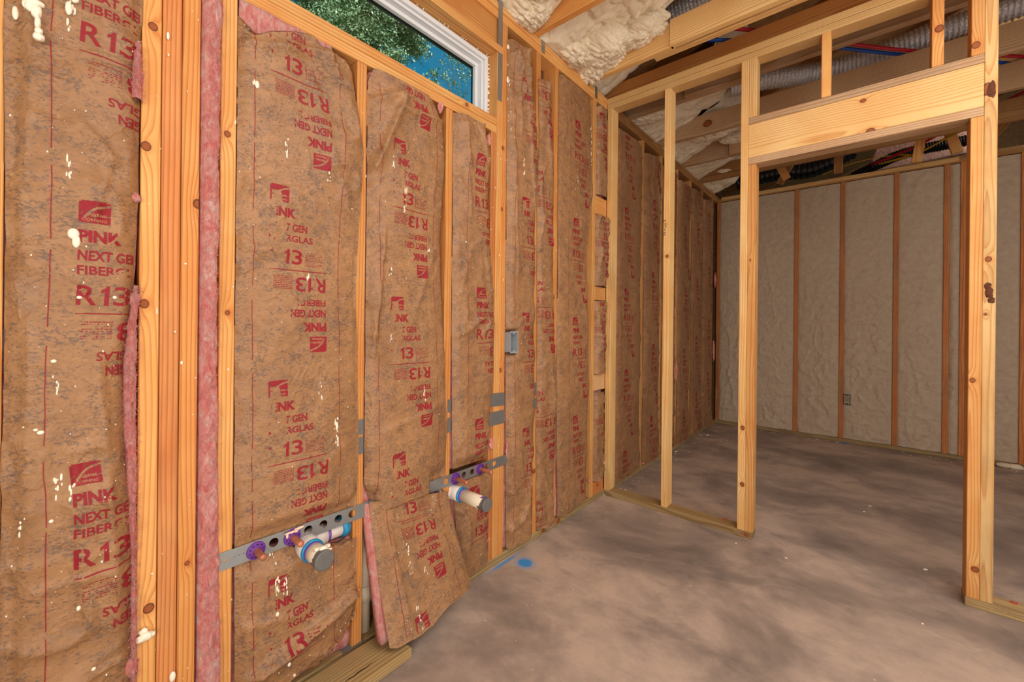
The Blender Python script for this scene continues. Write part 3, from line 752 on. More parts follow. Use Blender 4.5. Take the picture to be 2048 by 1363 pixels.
# bay 1 upper
L1 = PLY([(477, 30), (472, 300), (470, 700), (470, 1363)]); R1 = PLY([(705, 150), (716, 230), (727, 300), (721, 400), (712, 520), (712, 640), (714, 800), (716, 900), (712, 1000), (712, 1363)])
pr = []
for k in range(-4, 3):
    z = 1.598 + k * .592; pr += [('B', .081, z, False), ('A', .081, z, True)]
top1 = [(onY(a, b)[0], onY(a, b)[1]) for a, b in ((477, 30), (490, 55), (505, 70), (560, 68), (600, 72), (622, 76), (640, 96), (660, 104), (690, 122), (708, 150), (722, 170))]
F1 = lambda a, b, c, d, am, w: (*onY(a, b), *onY(c, d), am, w)
make_batt('wide batt left of the window sill post, pink exposed above its torn top', L1, R1, .528, 2.17, top=top1, seed=23, bulge=.018, prints=pr, lines=(.040, .297), splat=90, flange=(.008, 0), amp=1.0,
          folds=[F1(480, 84, 650, 108, .016, .018), F1(560, 92, 690, 150, .012, .014), F1(630, 140, 700, 190, .020, .012), F1(650, 100, 715, 260, .018, .014), F1(618, 150, 640, 200, .010, .010), F1(600, 960, 690, 880, .006, .015), F1(480, 960, 640, 910, .005, .015), F1(490, 750, 520, 900, .004, .02), F1(640, 230, 700, 420, .006, .02)],
          streaks=[(508, 165, 3, .02), (570, 270, 8, .08), (668, 830, 14, .10), (655, 340, 4, .05), (612, 545, 3, .03), (635, 745, 5, .1)], big=[(511, 172, .006, 2.0), (668, 850, .004, 4), (670, 835, .003, 2)])
# bay 1 lower
bot1 = [(onY(a, b)[0], max(.042, onY(a, b)[1])) for a, b in ((470, 1600), (560, 1363), (640, 1295), (690, 1240), (712, 1200), (725, 1180))]
make_batt('lower batt piece under the left pipe strap, crumpled with a diagonal fold', L1, R1, .042, .496, top=[(.36, .490), (.54, .486), (.585, .450), (.64, .432), (.74, .424), (.80, .420)], bot=bot1, seed=31, bulge=.030, prints=[('B', .081, .41 , False), ('A', .081, 1.006, True)], lines=(.040, .280), splat=40, flange=(.008, 0), amp=1.5,
          folds=[F1(500, 1345, 720, 1165, .042, .028), F1(480, 1250, 600, 1215, .012, .02), F1(600, 1363, 705, 1255, .026, .018), F1(620, 1300, 700, 1290, .012, .012), F1(495, 1250, 520, 1363, .012, .02)],
          streaks=[(550, 1150, 14, .05), (565, 1150, 12, .05), (545, 1100, 8, .04)], big=[(548, 1220, .005, 1.5), (567, 1312, .005, 1.4), (580, 1338, .004, 1.2)])
# bay 2 upper
L2 = PLY([(735, 150), (733, 290), (736, 330), (732, 600), (731, 800), (728, 990)]); R2 = PLY([(866, 190), (886, 260), (891, 330), (880, 480), (886, 640), (890, 760), (893, 860), (888, 985)])
top2 = [(onY(a, b)[0], onY(a, b)[1]) for a, b in ((733, 170), (742, 140), (752, 134), (790, 160), (805, 166), (830, 175), (862, 205), (880, 235), (892, 262))]
pr = []
for k in range(-3, 2):
    z = 1.873 + k * .592; pr += [('B', .090, z, False), ('A', .090, z, True)]
botx2 = [(onY(a, b)[0], onY(a, b)[1]) for a, b in ((728, 960), (745, 1010), (765, 1014), (800, 1000), (850, 985), (890, 962))]
make_batt('batt between the two short studs below the window, bulging forward with long slanted creases', L2, R2, .47, 2.10, top=top2, bot=botx2, seed=41, bulge=.026, prints=pr, lines=(.042, .298), splat=70, amp=1.35,
          folds=[F1(742, 340, 800, 195, .026, .020), F1(762, 470, 745, 690, .020, .018), F1(795, 222, 880, 246, .022, .018), F1(740, 200, 800, 190, .018, .020), F1(870, 480, 820, 640, .007, .02), F1(740, 800, 880, 830, .006, .015), F1(760, 860, 885, 800, .008, .015), F1(780, 470, 880, 460, .004, .02)],
          streaks=[(777, 310, 5, .05), (803, 380, 12, .10), (775, 530, 6, .04), (850, 490, 4, .03), (840, 770, 8, .08), (776, 660, 4, .04)])
# bay 2 lower: the cut piece that leans out over the board on the floor
def flapmap(P, U, zs):
    t = np.clip((zs[-1] - zs) / (zs[-1] - zs[0]), 0, 1)[:, None] * np.ones_like(U)
    Xa = .812 + (1.178 - .812) * U; Xb = .822 + (1.205 - .822) * U
    dep = D - P[..., 1]
    X = Xa + (Xb - Xa) * t; Zt_ = .535 - .070 * U
    Zb_ = .062 - .012 * np.sin(U * 7) * 1 + .012 * np.interp(U, [0, .2, .45, .6, .8, 1], [0, .3, .1, 1.2, 1.6, 3.4])
    ph = t ** 1.35
    Y = D - .012 + (1.232 - (D - .012)) * ph - dep * .75 - .010 * np.sin(np.pi * U) * t
    Z = Zt_ + (Zb_ - Zt_) * t + .006 * (fbm(U * 14, U * 0, 77) - .5) * (t > .97)
    return np.stack([X, Y, Z], -1)
LF = const(.815); RF = const(1.19)
make_batt('cut piece of paper-faced batt hanging forward over the floor, torn bottom edge', LF, RF, .06, .528, seed=51, bulge=.014, prints=[('B', .100, .110 + .008, False), ('A', .100, .110 + .592 - .012, True), ('B', .1, .7, False)], lines=(.060, .315), splat=60, amp=1.3, mapf=flapmap, pinkback=False,
          folds=[(.88, .40, .90, .12, .012, .02), (.93, .38, .99, .16, .006, .02)], streaks=[(795, 1070, 14, .12), (792, 1180, 10, .08), (820, 1115, 4, .04)], big=[(793, 1283, .009, 1.0), (838, 1256, .006, 1)])
ft = bpy.data.objects[-1] if False else None
# pink body behind the leaning piece
def slab(name, c, parent=None, mat=PINK, lump=.006, seed=0, n=(10, 16)):
    """c: 4 corners (bl,br,tr,tl) and thickness vector"""
    bl, br, tr, tl, th = [np.array(q, float) for q in c]; nx, nz = n
    U, V = np.meshgrid(np.linspace(0, 1, nx), np.linspace(0, 1, nz)); U = U[..., None]; V = V[..., None]
    F = (bl * (1 - U) + br * U) * (1 - V) + (tl * (1 - U) + tr * U) * V
    nrm = th / np.linalg.norm(th)
    Fb = F + th + nrm * lump * (billow(U[..., 0] * 9, V[..., 0] * 14, seed)[..., None] - .5) * 2
    v = np.concatenate([F.reshape(-1, 3), Fb.reshape(-1, 3)]); n0 = nx * nz; idx = np.arange(n0).reshape(nz, nx); fs = []
    for j in range(nz - 1):
        for i in range(nx - 1):
            a, b, c_, d = idx[j, i], idx[j, i + 1], idx[j + 1, i + 1], idx[j + 1, i]; fs += [(a, b, c_, d), (a + n0, d + n0, c_ + n0, b + n0)]
    for j in range(nz - 1):
        a, b = idx[j, 0], idx[j + 1, 0]; fs.append((a, b, b + n0, a + n0)); a, b = idx[j, -1], idx[j + 1, -1]; fs.append((b, a, a + n0, b + n0))
    for i in range(nx - 1):
        a, b = idx[0, i], idx[0, i + 1]; fs.append((b, a, a + n0, b + n0)); a, b = idx[-1, i], idx[-1, i + 1]; fs.append((a, b, b + n0, a + n0))
    return link(name, mesh_from(name, v, fs, True), mat, parent)
flap = [o for o in bpy.data.objects if o.get('label', '').startswith('cut piece of paper')][0]
slab('fiberglass', ((.806, 1.258, .068), (1.150, 1.258, .095), (1.150, D - .002, .46), (.797, D - .002, .53), (0, .040, 0)), flap, seed=4)
# bay 3 upper and lower
L3 = PLY([(905, 230), (904, 420), (905, 700), (906, 960)]); R3 = PLY([(966, 262), (976, 300), (976, 420), (984, 560), (988, 640), (985, 760), (978, 840), (974, 940)])
top3 = [(onY(a, b)[0], onY(a, b)[1]) for a, b in ((903, 226), (930, 233), (950, 238), (962, 252), (975, 262))]
pr = []
for k in range(-3, 2):
    z = 1.950 + k * .602; pr += [('A', .118, z, False), ('B', .118, z, True)]
make_batt('narrow batt left of the triple stud by the window', L3, R3, .540, 2.10, top=top3, seed=61, bulge=.022, prints=pr, lines=(.070,), splat=40, amp=1.5,
          folds=[F1(925, 260, 935, 440, .010, .014), F1(930, 500, 965, 470, .008, .015), F1(925, 770, 975, 750, .006, .012), F1(915, 600, 935, 500, .006, .02)], streaks=[(925, 480, 3, .02)])
L3b = PLY([(906, 960), (912, 1040), (915, 1130)]); R3b = PLY([(984, 960), (975, 1060), (975, 1130)])
make_batt('lower batt piece behind the right drain stub, mostly hidden by the hanging piece', L3b, R3b, .042, .470, seed=66, bulge=.020, prints=[('B', .06, .44, False), ('A', .09, .60, True)], splat=12, amp=1.6)
# bays 4-7
L4 = PLY([(1014, 70), (1012, 300), (1012, 760), (1013, 1095)]); R4 = PLY([(1056, 95), (1058, 150), (1064, 190), (1073, 255), (1074, 380), (1068, 430), (1068, 760), (1063, 900), (1062, 1085)])
top4 = [(onY(a, b)[0], onY(a, b)[1]) for a, b in ((1012, 84), (1018, 68), (1030, 68), (1046, 78), (1056, 95), (1062, 110))]
pr = []
for k in range(-3, 2):
    z = 1.838 + k * .598; pr += [('B', .092, z, False), ('A', .092, z, True)]
make_batt('tall narrow batt right of the triple stud, beside the grey outlet box', L4, R4, .045, 2.60, dents=((1.545, 1.617, 1.036, 1.144, .018),), top=top4, seed=71, bulge=.026, prints=pr, lines=(.040,), splat=90, amp=1.6,
          folds=[F1(1020, 90, 1044, 190, .030, .014), F1(1045, 95, 1058, 240, .026, .013), F1(1030, 110, 1036, 260, .022, .012), F1(1018, 110, 1052, 104, .014, .012), F1(1050, 200, 1062, 420, .018, .016), F1(1024, 300, 1030, 560, .010, .014), F1(1020, 660, 1050, 620, .008, .015), F1(1020, 720, 1058, 700, .008, .015), F1(1030, 900, 1052, 1020, .010, .014)], streaks=[(1039, 320, 12, .12), (1016, 150, 10, .3)], big=[(1015, 95, .008, 1.5), (1014, 160, .006, 3)])
L5 = PLY([(1075, 110), (1077, 260), (1073, 420), (1072, 760), (1071, 900), (1071, 1060)]); R5 = PLY([(1099, 125), (1101, 200), (1104, 350), (1105, 560), (1108, 690), (1112, 760), (1109, 900), (1104, 1030)])
pr = []
for k in range(-3, 2):
    z = 2.135 + k * .605; pr += [('B', -.085, z, False), ('A', -.025, z, True)]
make_batt('narrowest full-height batt, third from the partition corner', L5, R5, .045, 2.52, seed=81, bulge=.016, prints=pr, splat=40, amp=1.4, folds=[F1(1076, 560, 1108, 600, .007, .015), F1(1082, 120, 1096, 200, .014, .012), F1(1090, 140, 1096, 330, .010, .012), F1(1080, 930, 1102, 1010, .010, .012)])
L6 = PLY([(1117, 135), (1114, 400), (1114, 900), (1116, 1010)]); R6 = PLY([(1180, 190), (1184, 260), (1184, 400), (1180, 433), (1174, 492), (1174, 560), (1177, 650), (1178, 760), (1174, 900), (1171, 985)])
pr = []
for k in range(-3, 2):
    z = 1.830 + k * .605; pr += [('A', .150, z, False), ('B', .150, z, True)]
make_batt('wide batt just left of the blocked bay beside the partition', L6, R6, .045, 2.64, seed=91, bulge=.016, prints=pr, lines=(.105, .38), splat=150, amp=.9, folds=[F1(1120, 590, 1172, 600, .005, .015), F1(1120, 560, 1170, 640, .004, .02)], streaks=[(1180, 250, 20, .3), (1150, 350, 6, .05)], wcrease=.8)
zb = [onY(1195, y)[1] for y in (392, 428, 573, 600, 748, 780)]
names7 = ['topmost small batt in the blocked bay beside the partition', 'second small batt from the top in the blocked bay, between the upper blocks', 'third small batt from the top in the blocked bay, crumpled', 'lowest small batt in the blocked bay, above the floor block']
for k, (a, b) in enumerate(((zb[0] + .01, 2.64), (zb[2] + .006, zb[1] - .006), (zb[4] + .004, zb[3] - .006), (.135, zb[5] - .012))):
    make_batt(names7[k], const(2.462), const(2.606), a, b, seed=101 + k, bulge=.022, base=.006, prints=[('B', .02, a + .55, False), ('A', -.03, b + .1, True)] if k < 3 else [('A', .0, b + .1, True)], splat=14, amp=1.9 if k else 1.3)
# back room bays
bays = [(2.745, 3.205), (3.256, 3.606), (3.655, 4.012), (4.062, 4.418), (4.466, 4.826), (4.872, 5.235)]
lab8 = ['dim paper-faced batt just behind the partition corner', 'dim batt second behind the partition, left of the lone partition stud', 'back-room batt seen just right of the lone partition stud', 'fourth back-room batt, with pink showing along its edge', 'fifth back-room batt towards the far corner', 'last back-room batt, next to the foamed end wall']
for k, (a, b) in enumerate(bays):
    rr = random.Random(k)
    Lk = [(0, a - .01)] + [(z, a - .012 + .03 * rr.random()) for z in (.5, 1, 1.5, 2)] + [(2.6, a)]
    Rk = [(0, b + .01)] + [(z, b + .012 - .05 * rr.random()) for z in (.5, 1, 1.5, 2)] + [(2.6, b)]
    pr = []
    for q in range(-3, 3):
        z = 2.05 + (.0, .17, .3, .1, .22, .4)[k] + q * .6; pr += [('A', .115, z, False), ('B', .115, z, True)]
    make_batt(lab8[k], Lk, Rk, .045, 2.60 - .02 * (k % 2), seed=121 + 7 * k, bulge=.024, prints=pr, cell=.012, splat=70 if k < 3 else 30, amp=1.2, lines=(.07,))
# out of frame to the left
make_batt('paper-faced batt just beyond the left edge of the picture', const(-.43), const(-.072), .045, 2.62, seed=161, bulge=.018, prints=[('A', .09, 1.4, False), ('B', .09, 1.4, True)], cell=.016, splat=0)

# ---------------------------------------------------------------- loose pink fibreglass
def fluff(label, left, right, z0, z1, out=.012, seed=0, parent=None, name='fiberglass_strip', fibres=900, dep=.03):
    zs = np.arange(z0, z1, .006); nu = max(6, int(.06 / .005)); U, Z = np.meshgrid(np.linspace(0, 1, nu), zs)
    L = interp(left, zs)[:, None]; R = interp(right, zs)[:, None]
    R = R + .006 * (fbm(zs * 30, zs * 0, seed)[:, None] - .45); X = L + (R - L) * U
    prof = np.sin(np.pi * np.clip(U, .0, 1)) ** .35
    Y = D + .02 - prof * (.02 + out * (fbm(X * 30, Z * 9, seed + 1) * 1.6)) - .012 * (fbm(X * 26, Z * 12, seed + 8) - .5) * prof - .011 * billow(X * 60 + Z * 9, Z * 40, seed + 2) * prof - .005 * billow(X * 150, Z * 95, seed + 3) * prof
    P = np.stack([X, Y, Z], -1)
    t = parent or empty(name, (float(np.mean(L)), D, z0), label, 'insulation')
    link('fiberglass' if parent else 'fluff', grid_mesh('fluff', P), PINK, t)
    rr = np.random.RandomState(seed + 5); v = []; f = []
    for k in range(fibres):
        j = rr.randint(0, len(zs) - 1); i = rr.randint(0, nu); p = P[j, i].copy(); p[1] -= .001
        d = rr.normal(size=3) * (.5, .35, 1.0); d[1] = -abs(d[1]); d /= np.linalg.norm(d); ln = .006 + .014 * rr.rand(); c = rr.normal(size=3) * .25
        s = np.cross(d, rr.normal(size=3)); s /= np.linalg.norm(s); s *= .0004
        a = p; b = p + d * ln * .5 + c * ln * .3; e = p + d * ln
        q = len(v); v += [a - s, a + s, b + s, b - s, e]; f += [(q, q + 1, q + 2, q + 3), (q + 3, q + 2, q + 4)]
    if fibres: tag(link('fibres', mesh_from('fibres', v, f), PINK, t), kind='stuff')
    return t
fluff('full-height strip of exposed pink fiberglass between the triple stud and the next stud', PLY([(403, 0), (400, 450), (397, 900), (393, 1363)]), PLY([(446, 0), (441, 250), (440, 450), (434, 560), (437, 900), (442, 1290), (440, 1363)]), .042, 2.665, .022, 5, fibres=4200)
b0 = [o for o in bpy.data.objects if o.get('label', '').startswith('paper-faced batt at the far left')][0]
fluff(None, PLY([(268, 560), (254, 640), (244, 720), (243, 800), (247, 908), (250, 980), (258, 1100), (258, 1363)]), PLY([(276, 560), (275, 700), (274, 1000), (272, 1363)]), .2, 1.27, .010, 6, parent=b0, fibres=2600)
fluff(None, PLY([(263, 120), (258, 200)]), PLY([(283, 120), (288, 200)]), 1.72, 1.86, .02, 16, parent=b0, fibres=300)
b1 = [o for o in bpy.data.objects if o.get('label', '').startswith('wide batt left of the window')][0]
sl = slab('fiberglass', ((.392, D + .03, 1.95), (.66, D + .03, 1.95), (.66, D + .008, 2.104), (.392, D + .008, 2.104), (0, -.012, 0)), b1, seed=9, lump=.004, n=(20, 12))
# small tufts poking out beside studs
def tuft(px, py, r, parent, el=2.0, off=.004, seed=0):
    X, z = onY(px, py); bm = bmesh.new(); bmesh.ops.create_icosphere(bm, subdivisions=3, radius=1)
    rr = np.random.RandomState(seed)
    for v in bm.verts:
        k = 1 + .5 * (billow(v.co.x * 3 + seed, v.co.z * 3 + v.co.y * 2, seed) - .4); v.co = Vector((v.co.x * r * k, v.co.y * r * .7 * k, v.co.z * r * el * k))
    bmesh.ops.translate(bm, vec=(X, D - off, z), verts=bm.verts)
    return link('fiberglass_tuft', bm_me(bm, smooth=True), PINK, parent)
def findb(s): return [o for o in bpy.data.objects if o.get('label', '').startswith(s)][0]
for px, py, r, el, s in ((277, 155, .010, 2.0, 1), (268, 395, .012, 1.0, 2), (268, 600, .012, 1.6, 3), (262, 650, .010, 1.5, 5), (262, 1330, .014, 1.8, 6)): tuft(px, py, r, b0, el, .004, s)
b3 = findb('narrow batt left of the triple stud by')
tuft(977, 280, .012, b3, 2.5, .003, 8); tuft(981, 885, .012, b3, 2.6, .003, 9)
tuft(1213, 568, .012, findb('third small batt'), 1.4, .004, 10); tuft(880, 215, .014, findb('batt between the two short'), 1.6, .002, 11)
tuft(1208, 925, .012, findb('lowest small batt'), 1.2, .0, 12)

for px, py, r, el, par in ((1178, 960, .012, .8, 'wide batt just left'), (1240, 940, .018, .6, 'dim paper-faced batt'), (1285, 925, .02, .6, 'dim paper-faced batt'), (1365, 880, .022, .8, 'fourth back-room'), (1352, 740, .02, 5, 'back-room batt seen just right'), (1348, 620, .016, 4, 'back-room batt seen just right'), (1427, 700, .02, 6, 'last back-room'), (1430, 560, .018, 5, 'last back-room'), (1014, 400, .006, 6, 'tall narrow batt right'), (1013, 900, .006, 8, 'tall narrow batt right')):
    tuft(px, py, r, findb(par), el, .0, int(px) % 13)
# foam drips beside bay 0 (top) and the blob on the first stud
def lump(name, pts, rads, mat, parent=None, seed=0):
    # overlapping rounded gobs of one mass
    bm = bmesh.new()
    for (p, r) in zip(pts, rads):
        g = bmesh.ops.create_icosphere(bm, subdivisions=3, radius=1)['verts']
        for v in g:
            k = 1 + .22 * (float(vnoise(v.co.x * 2.5 + 9, v.co.z * 2.5 + v.co.y * 2, seed)) - .5) * 2
            v.co = Vector((v.co.x * r[0] * k, v.co.y * r[1] * k, v.co.z * r[2] * k)) + Vector(p)
    return link(name, bm_me(bm, smooth=True), mat, parent)
def W3(px, py, off): X, z = onY(px, py, D - off); return (X, D - off, z)
lump('foam_drip', [W3(66, 4, .03), W3(72, 22, .032), W3(60, 12, .030), W3(75, 45, .034), W3(77, 62, .036), W3(77, 74, .037), W3(52, 8, .028)],
     [(.016, .008, .008), (.008, .007, .016), (.008, .007, .012), (.0045, .005, .016), (.006, .006, .008), (.0085, .008, .0085), (.006, .005, .010)], DRIP, b0, 3)
s1 = [o for o in bpy.data.objects if o.name.startswith('stud')]
blob1 = lump('foam_blob', [W3(290, 1272, .008), W3(281, 1278, .007), W3(300, 1268, .007), W3(287, 1262, .006)], [(.016, .010, .012), (.012, .009, .009), (.012, .008, .008), (.009, .006, .009)], DRIP, None, 5)
tag(blob1, 'cream lump of dried spray foam stuck low on the leftmost stud of the triple stud', 'foam lump')

# ---------------------------------------------------------------- partition wall (plane X = U1)
wm = empty('wall_middle', (U1, .5, 0), kind='structure')
def knB(px, py, r): Y, z = onX(px, py); return ('y', Y, z, r)
def studB(y0, tone, z0=.038, z1=ZT, knots=(), name='stud', w=SW, stain=0.0):
    return board(name, U1, U1 + .089, y0, y0 + w, z0, z1, 'z', tone, wm, knots, stain)
JR0, JR1 = -.381, -.343     # right jack
board('bottom_plate', U1, U1 + .089, .460, D - .001, 0, .0378, 'y', 'treated', wm, [('z', .018, onX(1145, 1018)[0], .006), ('z', .018, .49, .010)], .5, label='treated plate left of the doorway')
board('bottom_plate', U1, U1 + .089, -3.0, JR1 + .003, 0, .0378, 'y', 'treated', wm, [('z', .012, -.58, .014)], .5, label='treated plate right of the doorway')
board('top_plate', U1, U1 + .089, -3.0, D + .002, ZT, ZT + .0368, 'y', 'yellow', wm)
board('top_plate', U1, U1 + .089, -3.0, D + .089, ZT + .0388, PT, 'y', 'yellow', wm)
studB(D - .0385, 'yellow', stain=.25); 
studB(.930, 'yellow', knots=[knB(1334, 512, .010)])
studB(.4975, 'yellow', knots=[knB(1485, 855, .012), knB(1484, 968, .012)], name='king_stud', stain=.1)
studB(.4590, 'orange', z1=2.081, name='jack_stud', knots=[knB(1500, 520, .005)])
studB(JR0, 'orange', z1=2.081, name='jack_stud', knots=[knB(1945, 760, .010), knB(1950, 1138, .012)])
studB(JR0 - .0385, 'yellow', name='king_stud', knots=[knB(1977, 518, .011), knB(1975, 178, .024), knB(1971, 628, .006)], stain=.25)
board('header_plate', U1, U1 + .089, JR0, .497, 2.082, 2.120, 'y', 'grey', wm)
board('header_plate', U1, U1 + .089, JR0, .497, 2.305, 2.343, 'y', 'grey', wm, stain=.3)
board('header_board', U1 + .001, U1 + .039, JR0, .497, 2.1205, 2.3045, 'y', 'yellow', wm, [('z', onX(1726, 201)[1], onX(1726, 201)[0], .011), ('z', onX(1741, 262)[1], onX(1741, 262)[0], .016)])
board('header_board', U1 + .050, U1 + .088, JR0, .497, 2.1205, 2.3045, 'y', 'grey', wm)
for y, tn, kk in ((.4585, 'yellow', ()), (.1345, 'orange', ()), (-.2615, 'orange', [knB(1879, 57, .016)]), (JR0, 'orange', [knB(1952, 90, .014), knB(1950, 160, .005)])): studB(y, tn, 2.3435, ZT, kk, 'cripple_stud')
for y in (-.86, -1.27, -1.68, -2.09, -2.5): studB(y, 'yellow')
# wane and bark on the right king stud
lump('bark_patch', [(U1 - .001, JR0 - .020, onX(1977, 585)[1]), (U1 - .001, JR0 - .026, onX(1980, 600)[1]), (U1 - .001, JR0 - .016, onX(1972, 572)[1])], [(.004, .011, .022), (.004, .010, .012), (.003, .010, .014)], BARKM, wm, 3)
lump('bark_patch', [(U1 + .0005, JR0 - .020, onX(1976, 180)[1])], [(.0022, .014, .038)], BARKM, wm, 4)
# pencilled mark on the lone stud
def mark(px, py, s, w, h, rot=-90):
    c, f = text_polys(s, 0, 0, w, h, .0)
    c = c - c.mean(0); a = math.radians(rot); Y, z = onX(px, py)
    v = [(U1 - .0008, Y - (x * math.cos(a) - y * math.sin(a)), z + (x * math.sin(a) + y * math.cos(a))) for x, y in c]
    return mesh_from('mark', v, [tuple(q) for q in f])
for (px, py, s, w, h) in ((1329, 441, '1', .004, .018), (1331, 449, '53/4', .030, .016), (1329.5, 459, '-', .016, .003), (1329.5, 467, 'N', .020, .014)):
    link('pencil_mark', mark(px, py, s, w, h), MARK, wm)

# ---------------------------------------------------------------- back wall
bm = bmesh.new(); add_box(bm, U2 + .0895, U2 + .1015, -3.2, D + .1, 0, 2.72)
wb = link('wall_back', bm_me(bm), OSBD); tag(wb, kind='structure')
board('bottom_plate', U2, U2 + .089, -3.1, D - .001, 0, .038, 'y', 'treated', wb, (), .6)
board('top_plate', U2, U2 + .089, -3.1, D - .001, ZT, ZT + .038, 'y', 'brown', wb, (), .5)
board('nailer', U2 - .012, U2 + .03, onX(1918, 325, U2)[0], D - .05, ZT + .010, ZT + .050, 'y', 'yellow', wb)
bys = [1.325, .958, .541, .150, -.255, -.592, -.640, -1.045, -1.45, -1.86, -2.26]
bys = [1.326, .955, .541, .150, -.256, -.593, -.697, -1.046, -1.45, -1.86, -2.26]
for y in bys: board('stud', U2 - .002, U2 + .087, y, y + SW, .038, ZT, 'z', 'red', wb, (), .35)
ys = sorted(bys)
for k in range(len(ys) - 1):
    a = ys[k] + SW; b = ys[k + 1]
    if b - a < .03: continue
    zs = np.arange(.042, ZT - .002, .010); yy = np.linspace(a, b, max(4, int((b - a) / .010))); Yg, Zg = np.meshgrid(yy, zs)
    u = (Yg - a) / (b - a); rough = .35 + .65 * sstep(1.9, .9, Zg + .5 * (vnoise(Yg * 3, Zg * 3, k) - .5))
    hgt = .010 * np.sin(np.pi * u) ** .5 + rough * (.014 * ridge(Yg * 13 + 1.5 * vnoise(Zg * 9, Yg * 9, 5), Zg * 7, k + 3) ** 4 + .012 * ridge(Yg * 34 + vnoise(Zg * 20, Yg * 20, 6), Zg * 22, k + 13) ** 3 * vnoise(Yg * 5, Zg * 5, k + 2) + .006 * billow(Yg * 60, Zg * 44, k + 9)) * np.sin(np.pi * u) ** .3
    P = np.stack([U2 + .012 - hgt, Yg, Zg], -1)
    link('foam_panel', grid_mesh('foam_panel', P[:, ::-1]), FOAMW, wb)
# loose foam at the base of the back wall on the right
yz = onX(2018, 925, U2)
lf = lump('foam_scrap', [(U2 - .04, onX(2010, 935, U2 - .04)[0], .02), (U2 - .05, onX(2030, 938, U2 - .05)[0], .022), (U2 - .03, onX(2003, 930, U2 - .03)[0], .018)], [(.03, .05, .02), (.025, .05, .022), (.02, .03, .018)], FOAM, None, 8)
tag(lf, 'cream foam scraps heaped at the foot of the end wall right of the doorway', 'foam scrap')

# ---------------------------------------------------------------- ceiling: roof deck, joists, foam
def zr(Y): return 2.985 + .42 * (1.42 - Y)
v = [(-3.2, 1.9, zr(1.9)), (8.5, 1.9, zr(1.9)), (8.5, -4.3, zr(-4.3)), (-3.2, -4.3, zr(-4.3))]
v += [(a, b, c + .02) for a, b, c in v]
ceil = link('ceiling', mesh_from('ceiling', v, [(0, 1, 2, 3), (7, 6, 5, 4), (0, 4, 5, 1), (1, 5, 6, 2), (2, 6, 7, 3), (3, 7, 4, 0)]), OSB); tag(ceil, kind='structure')
JO = [(-1.9, .14), (-1.29, .14), (-.68, .14), (-.06, .14), (.55, .14), (1.16, .14), (1.770, .14), (2.345, .145), (2.703, .14), (2.960, .145), (3.590, .165), (4.205, .18), (4.800, .17), ]
for x, hgt in JO:
    ya = D + .08 if x != 2.703 else D + .08
    tn = 'orange' if x < 1.9 else ('yellow' if x < 2.6 else 'grey')
    if x == 2.703: tn = 'deep'
    if x > 4.5: tn = 'brown'
    if x in (2.345,):
        board('joist', x, x + SW, .826, ya, PT + .001, PT + hgt, 'y', 'yellow', ceil, [('z', 2.80, 1.22, .004)])
        board('joist', x + .020 + SW * 0 - .036, x + .020 + SW - .036, -3.4, .840, PT + .001, PT + hgt + .003, 'y', 'yellow', ceil)
        board('joist', x + SW + .002, x + SW * 2 + .002, -.3, .95, PT + .001, PT + hgt - .004, 'y', 'yellow', ceil)
    elif x in (2.960, 4.205):
        board('joist', x, x + SW, .60, ya, PT + .001, PT + hgt, 'y', tn, ceil, stain=.2)
        board('joist', x - SW - .001, x - .001, -3.4, .95, PT + .001, PT + hgt, 'y', tn, ceil, stain=.1)
    else:
        kk = [('z', PT + .08, .98, .03)] if x == 3.590 else ()
        board('joist', x, x + SW, -3.4, ya, PT + .001, PT + hgt, 'y', tn, ceil, kk, stain=.15 if x > 2.9 else 0)
for x in (-.68, -.06, .55, 1.16, 1.81, 2.42, 3.0, 3.63, 4.25, 4.84, 5.45, 6.06, 6.67):
    beam('rafter', (x, 1.8, zr(1.8) - .048), (x, -4.2, zr(-4.2) - .048), .038, .089, 'brown', ceil)
# foam bays
def foambay(x0, x1, ymax, zlo, seed, hgt=.10, amp=.050, ragged=.15, dz=.42, st=.009, lap=0.0, ystart=D + .06):
    xs = np.linspace(x0, x1, max(6, int((x1 - x0) / st))); ts = np.arange(0, ystart - ymax, st); Xg, Tg = np.meshgrid(xs, ts)
    u = (Xg - x0) / (x1 - x0)
    Yg = ystart - Tg; base = zlo + Tg * dz
    wx = .06 * (vnoise(Xg * 7, Tg * 7, seed + 12) - .5); wt = .06 * (vnoise(Xg * 7, Tg * 7, seed + 13) - .5)
    n = billow((Xg + wx) * 8, (Tg + wt) * 9, seed) * .55 + billow((Xg + wx) * 22, (Tg + wt) * 16, seed + 1) * .34 + billow((Xg + wx) * 48, (Tg + wt) * 30, seed + 2) * .17
    n = np.sqrt(np.clip(n, 0, 9))
    sag = hgt * (1 - np.exp(-np.minimum(u, 1 - u) * 14)) * (.4 + 1.0 * vnoise(Xg * 2.5, Tg * 3, seed + 4))
    endz = sstep(0, ragged, (ystart - ymax) - Tg - ragged * .7 * vnoise(Xg * 9, Xg * 0, seed + 7))
    Zg = base + .16 * (1 - endz) - amp * n - sag * .35 * endz + .02 - lap * sstep(.35, .95, u) * sstep(.42, .10, Tg)
    Zg = np.maximum(Zg, PT + .004 + .10 * sstep(.0, .05, .05 - Tg) * 0)
    Zg = np.minimum(Zg, zr(Yg) - .003)
    P = np.stack([Xg, Yg, Zg], -1)
    return tag(link('spray_foam', grid_mesh('foam', P[:, ::-1]), FOAM, ceil), kind='stuff')
foambay(-.02, .548, .55, PT + .035, 1); foambay(.59, 1.158, .50, PT + .035, 2); foambay(1.20, 1.768, .50, PT + .045, 3, amp=.055, st=.007, lap=.05)
foambay(1.81, 2.343, .30, PT + .050, 4, amp=.07, hgt=.20, st=.0055, lap=.09)
foambay(2.44, 2.70, .95, PT + .10, 5, amp=.03)
